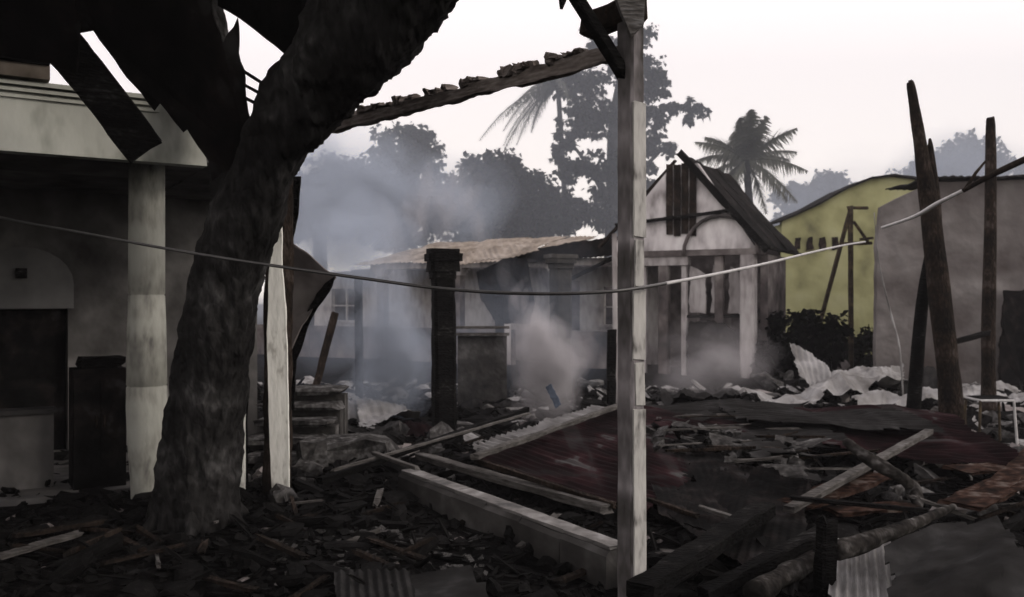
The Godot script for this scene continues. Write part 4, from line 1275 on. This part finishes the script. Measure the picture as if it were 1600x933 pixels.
	for i in zs.size():
		var q: Array = zs[i]
		var p0 := P(q[0][0], q[0][1], q[0][2])
		var p1 := P(q[1][0], q[1][1], q[1][2])
		var p2 := P(q[2][0], q[2][1], q[2][2])
		var mb := MB.new(p0)
		var lift := Vector3(0, 0, 0)
		var low := minf(minf(p0.y, p1.y), minf(p2.y, p1.y + p2.y - p0.y))
		if low > 0.12: lift.y = 0.12 - low
		sheet(mb, p0 + lift, p1 - p0, p2 - p0, 34, 24, 0.008, 0.11, q[3], 0.14, i * 3.0 + 1.0)
		one(mb, "crumpled_sheet", M[q[4]], labels[i], "metal sheet", g)
	# grey slab and block at left
	var mb2 := MB.new(G(565, 8.9))
	lump(mb2, G(565, 8.9, 0.12), Vector3(0.75, 0.2, 0.55), Basis(Vector3(0.1, 1, 0.06).normalized(), 0.15), 3.0, 0.32)
	one(mb2, "concrete_slab", M["rubble"], "grey broken slab lying between ash heap and smoke", "slab")
	mb2 = MB.new(G(487, 8.5))
	lump(mb2, G(487, 8.5, 0.13), Vector3(0.26, 0.27, 0.25), Basis(Vector3.UP, 0.5), 5.0, 0.22)
	one(mb2, "concrete_block", M["rubble"], "pale broken block right of the white board's foot", "block")

# ------------------------------------------------------------------ loose things at the front and right
func loose_things() -> void:
	var mb: MB
	var at := func(px: float, py: float, h: float) -> Vector3: return P(px, py, (EYE - h) * F / (py - 466.5))
	# charred log with a broken end, right
	mb = MB.new(at.call(1380, 760, 0.2), true)
	tube(mb, [at.call(1322, 690, 0.5), at.call(1350, 712, 0.42), at.call(1400, 742, 0.3), at.call(1422, 758, 0.22)], [0.03, 0.045, 0.05, 0.045], 12, 0.4, 1.0, 6, 0.12)
	one(mb, "charred_log", M["log_char"], "charred log propped across the pale diagonal plank", "log", "charred logs")
	mb = MB.new(at.call(1400, 780, 0.1), true)
	tube(mb, [at.call(1425, 756, 0.2), at.call(1432, 775, 0.14), at.call(1436, 796, 0.08)], [0.045, 0.055, 0.03], 12, 0.4, 4.0, 6, 0.12)
	one(mb, "charred_log", M["log_char"], "stubby charred log end below the propped log", "log", "charred logs")
	mb = MB.new(at.call(1300, 850, 0.2), true)
	tube(mb, [at.call(1305, 862, 0.26), at.call(1400, 830, 0.26), at.call(1490, 792, 0.28)], [0.052, 0.05, 0.025], 14, 0.4, 6.0, 12, 0.12)
	one(mb, "charred_log", M["log_char"], "long charred log lying behind the flat grey sheet", "log", "charred logs")
	mb = MB.new(at.call(1230, 905, 0.1), true)
	tube(mb, [at.call(1180, 930, 0.1), at.call(1240, 892, 0.12), at.call(1275, 876, 0.14)], [0.075, 0.07, 0.045], 14, 0.4, 8.0, 8, 0.12)
	one(mb, "charred_log", M["log_char"], "greyish log at the bottom edge left of the stub", "log", "charred logs")
	mb = MB.new(G(1288, 4.75))
	timber(mb, G(1288, 4.75, -0.08), P(1290, 812, 4.75), 0.1, 0.1, Vector3(0.4, 0, 1), 0.25, 10, 3.0)
	one(mb, "burnt_stub", M["char"], "short burnt post stub at the bottom right", "post")
	# flat grey sheet and ribbed sheet at the bottom right
	mb = MB.new(at.call(1450, 850, 0.3))
	var o: Vector3 = at.call(1380, 850, 0.3)
	sheet(mb, o, at.call(1560, 790, 0.42) - o, at.call(1400, 1060, 0.16) - o, 30, 24, 0.0, 0.1, 0.05, 0.06, 5.0, 0.01)
	one(mb, "flat_metal_sheet", M["zinc_dark"], "flat dark grey metal sheet at the bottom right", "metal sheet")
	mb = MB.new(at.call(1330, 880, 0.12))
	o = at.call(1300, 846, 0.12)
	sheet(mb, o, at.call(1392, 838, 0.14) - o, at.call(1290, 1010, 0.08) - o, 50, 12, 0.012, 0.055, 0.01, 0.03, 6.0)
	one(mb, "ribbed_sheet", M["zinc"], "ribbed pale sheet at bottom right beside the burnt stub", "metal sheet")
	mb = MB.new(at.call(620, 915, 0.06))
	o = at.call(522, 896, 0.06)
	sheet(mb, o, at.call(640, 893, 0.06) - o, at.call(520, 1010, 0.03) - o, 60, 10, 0.009, 0.05, 0.012, 0.03, 7.0)
	one(mb, "ribbed_sheet", M["zinc_dark"], "ribbed dark sheet lying flat at the bottom centre", "metal sheet")
	mb = MB.new(at.call(690, 915, 0.06))
	o = at.call(632, 896, 0.05)
	sheet(mb, o, at.call(745, 890, 0.07) - o, at.call(650, 1010, 0.03) - o, 12, 12, 0.0, 0.05, 0.04, 0.1, 8.0)
	one(mb, "flat_metal_sheet", M["zinc_dark"], "smooth dark sheet beside the ribbed sheet at bottom centre", "metal sheet")
	# scorched orange boards at the right
	var labels := ["scorched orange board under the pale diagonal plank", "pale orange board left of the propped log", "scorched orange board at the right edge", "dark orange board leaning at the right edge", "orange brown board behind the right edge board"]
	var bs := [[[1240, 790, 0.14], [1370, 742, 0.2], 0.3], [[1300, 800, 0.1], [1420, 790, 0.1], 0.22], [[1500, 790, 0.14], [1600, 745, 0.2], 0.32], [[1545, 775, 0.16], [1625, 700, 0.3], 0.2], [[1495, 735, 0.16], [1570, 730, 0.16], 0.34]]
	for i in bs.size():
		var p0: Vector3 = at.call(bs[i][0][0], bs[i][0][1], bs[i][0][2])
		var p1: Vector3 = at.call(bs[i][1][0], bs[i][1][1], bs[i][1][2])
		mb = MB.new(p0)
		timber(mb, p0, p1, bs[i][2], 0.03, Vector3.UP, 0.25, 12, i + 3.0)
		one(mb, "scorched_board", M["orange_rust"], labels[i], "board", "scorched orange boards")
	# pale stool frame at the right
	var b := G(1545, 9.8)
	var t := thing("stool_frame", "thin pale stool frame standing right of the split pole", "stool", b)
	var h := 0.5
	var k4 := [Vector3(-0.17, 0, 0.15), Vector3(0.19, 0, 0.15), Vector3(0.19, 0, -0.15), Vector3(-0.17, 0, -0.15)]
	for k in 4:
		mb = MB.new()
		tube(mb, [k4[k] * 1.15 + Vector3(0, -0.02, 0), k4[k] + Vector3(0, h, 0)], [0.014, 0.014], 7)
		part(mb, "leg", M["cable_pale"] if k == 1 else M["steel"], t)
		mb = MB.new()
		tube(mb, [k4[k] + Vector3(0, h, 0), k4[(k + 1) % 4] + Vector3(0, h, 0)], [0.014, 0.014], 7)
		part(mb, "seat_rail", M["cable_pale"], t)
	mb = MB.new()
	sheet(mb, Vector3(-0.17, h + 0.012, -0.15), Vector3(0, 0, 0.3), Vector3(0.36, 0, 0), 10, 12, 0.0, 0.1, 0.015, 0.02, 2.0)
	part(mb, "seat", M["roof_black"], t)
	# blue scrap in the smoke
	mb = MB.new(at.call(860, 640, 0.3))
	o = at.call(866, 640, 0.3)
	sheet(mb, o, Vector3(-0.12, 0.25, 0.0), Vector3(0.06, 0.05, 0.05), 8, 8, 0.0, 0.1, 0.06, 0.05, 2.0)
	one(mb, "blue_scrap", M["blue_cloth"], "small blue scrap sticking up in the grey smoke", "cloth")
	# rubble heap on the black roof: every lump its own thing
	var n := 0
	var where := ["near the white post", "in the middle of the heap", "at the right end of the heap"]
	for i in 84:
		var px := R(1015, 1270)
		var k := (px - 1020.0) / 250.0
		var py := R(655, 698) + k * 42.0
		var hh := 0.22 + R(0.0, 0.1)
		var p: Vector3 = at.call(px, py, hh)
		mb = MB.new(p)
		var s := Vector3(R(0.05, 0.17), R(0.02, 0.055), R(0.05, 0.13))
		lump(mb, p, s, Basis(Vector3(R(-1, 1), 2, R(-1, 1)).normalized(), R(0, TAU)), i * 1.7, 0.45)
		one(mb, "rubble_lump", M["char"] if i % 3 == 0 else M["rubble"], "grey broken rubble lump on the collapsed roof, " + where[clampi(int(k * 3.0), 0, 2)], "rubble", "rubble lumps " + where[clampi(int(k * 3.0), 0, 2)])
		n += 1
	# bent scraps and laths tangled in the heap
	for i in 34:
		var px := R(1010, 1290)
		var k := (px - 1010.0) / 280.0
		var p: Vector3 = at.call(px, R(640, 706) + k * 40.0, 0.3 + R(0.0, 0.08))
		mb = MB.new(p)
		var an := R(-0.5, 0.5)
		var z := clampi(int(k * 3.0), 0, 2)
		if i % 2:
			sheet(mb, p, Vector3(cos(an), R(-0.1, 0.1), sin(an)) * R(0.2, 0.5), Vector3(-sin(an), R(-0.25, 0.25), cos(an)) * R(0.12, 0.26), 10, 8, 0.0, 0.1, 0.07, 0.08, i * 1.9)
			one(mb, "bent_scrap", M["zinc_dark"] if i % 4 == 1 else M["rubble"], "bent metal scrap tangled in the rubble heap, " + where[z], "scrap", "bent scraps " + where[z])
		else:
			timber(mb, p, p + Vector3(cos(an), R(-0.12, 0.12), sin(an)) * R(0.3, 0.8), R(0.02, 0.05), R(0.012, 0.03), Vector3.UP, 0.35, 8, i)
			one(mb, "charred_lath", M["char_brown"] if i % 4 else M["wood_grey"], "charred lath tangled in the rubble heap, " + where[z], "lath", "charred laths " + where[z])
	# rubble elsewhere in the yard
	for q in [[380, 520, 700, 770, 14, "broken rubble lump around the foot of the white boards", "rubble by the white boards"], [1490, 1600, 600, 720, 22, "broken rubble lump right of the split pole", "rubble right of the split pole"], [600, 720, 655, 700, 10, "broken rubble lump at the foot of the black pillar", "rubble by the black pillar"], [1150, 1480, 555, 625, 26, "broken pale lump among the crumpled sheets", "rubble among the crumpled sheets"], [1380, 1600, 700, 790, 24, "broken lump among the orange boards", "rubble among the orange boards"]]:
		for i in q[4]:
			var p: Vector3 = at.call(R(q[0], q[1]), R(q[2], q[3]), 0.06)
			p.y = gh(p.x, p.z) + 0.04
			mb = MB.new(p)
			var sc := -p.z / 10.0
			lump(mb, p, Vector3(R(0.12, 0.34), R(0.08, 0.2), R(0.12, 0.3)) * sc, Basis(Vector3(R(-1, 1), 2, R(-1, 1)).normalized(), R(0, TAU)), i * 2.3 + q[0], 0.45)
			one(mb, "rubble_lump", M[["concrete_sooty", "rubble", "rubble", "char"][i % 4]], q[5], "rubble", q[6])

# charred sticks lying in the foreground ash
func sticks() -> void:
	for q in [[40, 420, 800, 900, 12, "charred stick lying in the ash before the leaning tree", "charred sticks before the tree"], [420, 940, 780, 915, 14, "charred stick lying in the ash before the plinth edge", "charred sticks before the plinth"], [1020, 1580, 700, 820, 14, "charred stick lying among boards right of the white post", "charred sticks right of the post"], [470, 900, 640, 700, 10, "charred stick lying among the ruins near the black pillar", "charred sticks by the black pillar"]]:
		for i in q[4]:
			var d: float = EYE * F / (R(q[2], q[3]) - 466.5)
			var p := G(R(q[0], q[1]), d)
			var an := R(0, TAU)
			var l := R(0.2, 0.55)
			var e := p + Vector3(cos(an), 0, sin(an)) * l
			p.y = gh(p.x, p.z) + 0.03
			e.y = gh(e.x, e.z) + R(0.03, 0.16)
			var mb := MB.new(p)
			timber(mb, p, e, R(0.02, 0.06), R(0.015, 0.04), Vector3.UP, 0.35, 8, i * 3.0 + q[0])
			one(mb, "charred_stick", M["char_brown"] if i % 6 else M["wood_grey"], q[5], "stick", q[6])

# ------------------------------------------------------------------ ash, splinters and flakes nobody could count
func scatter(called: String, label: String, m: Material, n: int, box: Array, lo: Vector3, hi: Vector3, seed_mesh: float) -> void:
	var mb := MB.new()
	lump(mb, Vector3.ZERO, Vector3.ONE, Basis.IDENTITY, seed_mesh, 0.4)
	var mm := MultiMesh.new()
	mm.transform_format = MultiMesh.TRANSFORM_3D
	mm.mesh = mb.mesh()
	mm.mesh.surface_set_material(0, m)
	mm.instance_count = n
	for i in n:
		var k := pow(rng.randf(), 0.7)
		var d := lerpf(box[0], box[1], k)
		var x := R(box[2], box[3]) * d
		var s := Vector3(R(lo.x, hi.x), R(lo.y, hi.y), R(lo.z, hi.z)) * (0.6 + d * 0.07)
		var bs := Basis(Vector3(R(-0.4, 0.4), 1, R(-0.4, 0.4)).normalized(), R(0, TAU)).scaled_local(s)
		mm.set_instance_transform(i, Transform3D(bs, Vector3(x, gh(x, -d) + s.y * 0.25, -d)))
	var o := MultiMeshInstance3D.new()
	o.multimesh = mm
	o.name = called
	o.material_override = m
	add_child(o)
	tag(o, label, "debris", "", "stuff")

func litter() -> void:
	scatter("charcoal_litter", "black charcoal crumbs strewn over the whole yard", M["char"], 9000, [3.2, 16.0, -0.62, 0.62], Vector3(0.02, 0.012, 0.02), Vector3(0.11, 0.05, 0.09), 1.0)
	scatter("splinter_litter", "charred splinters and sticks strewn over the whole yard", M["char"], 3200, [3.2, 16.0, -0.6, 0.62], Vector3(0.015, 0.01, 0.12), Vector3(0.035, 0.025, 0.5), 2.0)
	scatter("ash_flakes", "grey ash flakes and chips strewn over the whole yard", M["concrete_sooty"], 500, [3.4, 16.0, -0.6, 0.62], Vector3(0.02, 0.006, 0.02), Vector3(0.1, 0.02, 0.07), 3.0)
	scatter("pale_ash_patches", "pale grey ash flakes lying in patches before the tree", M["rubble"], 170, [5.1, 6.3, -0.27, -0.03], Vector3(0.02, 0.006, 0.02), Vector3(0.13, 0.02, 0.05), 5.0)
	scatter("charred_chunks", "larger charred chunks lying about the yard", M["char"], 900, [3.4, 15.0, -0.6, 0.62], Vector3(0.06, 0.04, 0.06), Vector3(0.2, 0.09, 0.3), 6.0)
	scatter("tin_scraps", "small bent metal scraps strewn across the yard", M["zinc"], 420, [8.0, 16.5, -0.3, 0.62], Vector3(0.06, 0.012, 0.05), Vector3(0.3, 0.05, 0.22), 4.0)

# ------------------------------------------------------------------ smoke
# path: [px, py, d, half width, half height] stations; n thin puffs are spread along it, depth is the optical thickness of each
func plume(label: String, path: Array, n: int, depth: float, col: Color) -> void:
	var t := Node3D.new()
	t.name = numbered("smoke_plume")
	add_child(t)
	tag(t, label, "smoke", "smoke plumes", "stuff")
	for i in n:
		var k := R(0.0, path.size() - 1.001)
		var a: Array = path[int(k)]
		var b: Array = path[int(k) + 1]
		var q := []
		for e in 5: q.append(lerpf(a[e], b[e], k - int(k)))
		var d: float = q[2]
		var w: float = q[3] * R(0.45, 1.3)
		var h: float = q[4] * R(0.35, 1.2)
		var f := FogVolume.new()
		f.name = "smoke_puff"
		f.shape = RenderingServer.FOG_VOLUME_SHAPE_ELLIPSOID
		f.size = Vector3(w, h, w) * 2.0 * d / F
		f.rotation = Vector3(0, R(0, TAU), R(-0.9, 0.9))
		var fm := FogMaterial.new()
		fm.density = depth * R(0.4, 1.6) / f.size.x
		fm.albedo = col
		f.material = fm
		t.add_child(f, true)
		f.position = P(q[0] + rng.randfn(0, 0.5) * q[3] * 0.8, q[1] + rng.randfn(0, 0.5) * q[4] * 0.8, d + R(-0.5, 0.5) * w * d / F)

func smoke() -> void:
	var blue := Color(0.86, 0.915, 1.0)
	var pale := Color(0.97, 0.96, 0.98)
	plume("bluish smoke column rising beside the black pillar", [[605, 620, 12.0, 50, 30], [612, 585, 12.2, 52, 45], [606, 540, 12.2, 46, 50], [605, 490, 12.4, 40, 55], [585, 420, 12.8, 50, 60], [560, 340, 13.6, 70, 70]], 100, 0.085, blue)
	plume("broad bluish smoke bank in front of the left trees", [[480, 430, 23.0, 60, 60], [490, 360, 24.0, 80, 80], [500, 290, 26.0, 80, 80], [515, 235, 28.0, 80, 60], [560, 400, 25.0, 60, 50], [560, 330, 27.0, 100, 80], [640, 320, 28.0, 90, 70], [720, 340, 28.0, 60, 50]], 140, 0.1, blue)
	plume("pale grey smoke puff rising in front of the grey column", [[862, 620, 11.4, 40, 30], [862, 590, 11.5, 42, 40], [850, 550, 11.6, 42, 40], [838, 520, 11.8, 26, 30]], 80, 0.09, pale)
	plume("thin grey smoke drifting low before the gabled porch", [[1060, 600, 13.2, 50, 22], [1105, 580, 13.5, 60, 28], [1150, 560, 14.0, 60, 40], [1100, 530, 14.5, 70, 40]], 46, 0.035, pale)
	plume("hazy smoke veil in front of the far right trees", [[1240, 330, 45.0, 70, 60], [1320, 320, 45.0, 70, 50], [1450, 270, 45.0, 80, 50], [1540, 260, 45.0, 70, 50]], 40, 0.08, blue)
	plume("wide thin bluish smoke drifting low through the ruined yard", [[470, 560, 13.0, 90, 50], [560, 520, 13.5, 90, 70], [660, 560, 13.0, 90, 50], [760, 520, 14.0, 90, 70], [860, 470, 14.5, 80, 60], [930, 540, 14.5, 70, 60]], 54, 0.03, blue)
	plume("thin curling smoke wisps above the low tan roof", [[600, 400, 20.0, 16, 60], [660, 330, 21.0, 14, 60], [720, 290, 22.0, 16, 50], [820, 500, 12.0, 10, 46], [870, 560, 11.4, 12, 46]], 44, 0.07, pale)
	# thin smoke hanging over everything beyond the burnt house
	var t := Node3D.new()
	t.name = "smoke_haze"
	add_child(t)
	tag(t, "thin smoke haze hanging among the trees beyond the houses", "haze", "", "stuff")
	var f := FogVolume.new()
	f.name = "haze_bank"
	f.shape = RenderingServer.FOG_VOLUME_SHAPE_BOX
	f.size = Vector3(170, 26, 62)
	var fm := FogMaterial.new()
	fm.density = 0.0125
	fm.albedo = Color(0.9, 0.94, 1.0)
	f.material = fm
	t.add_child(f)
	f.position = Vector3(0, 12, -58)
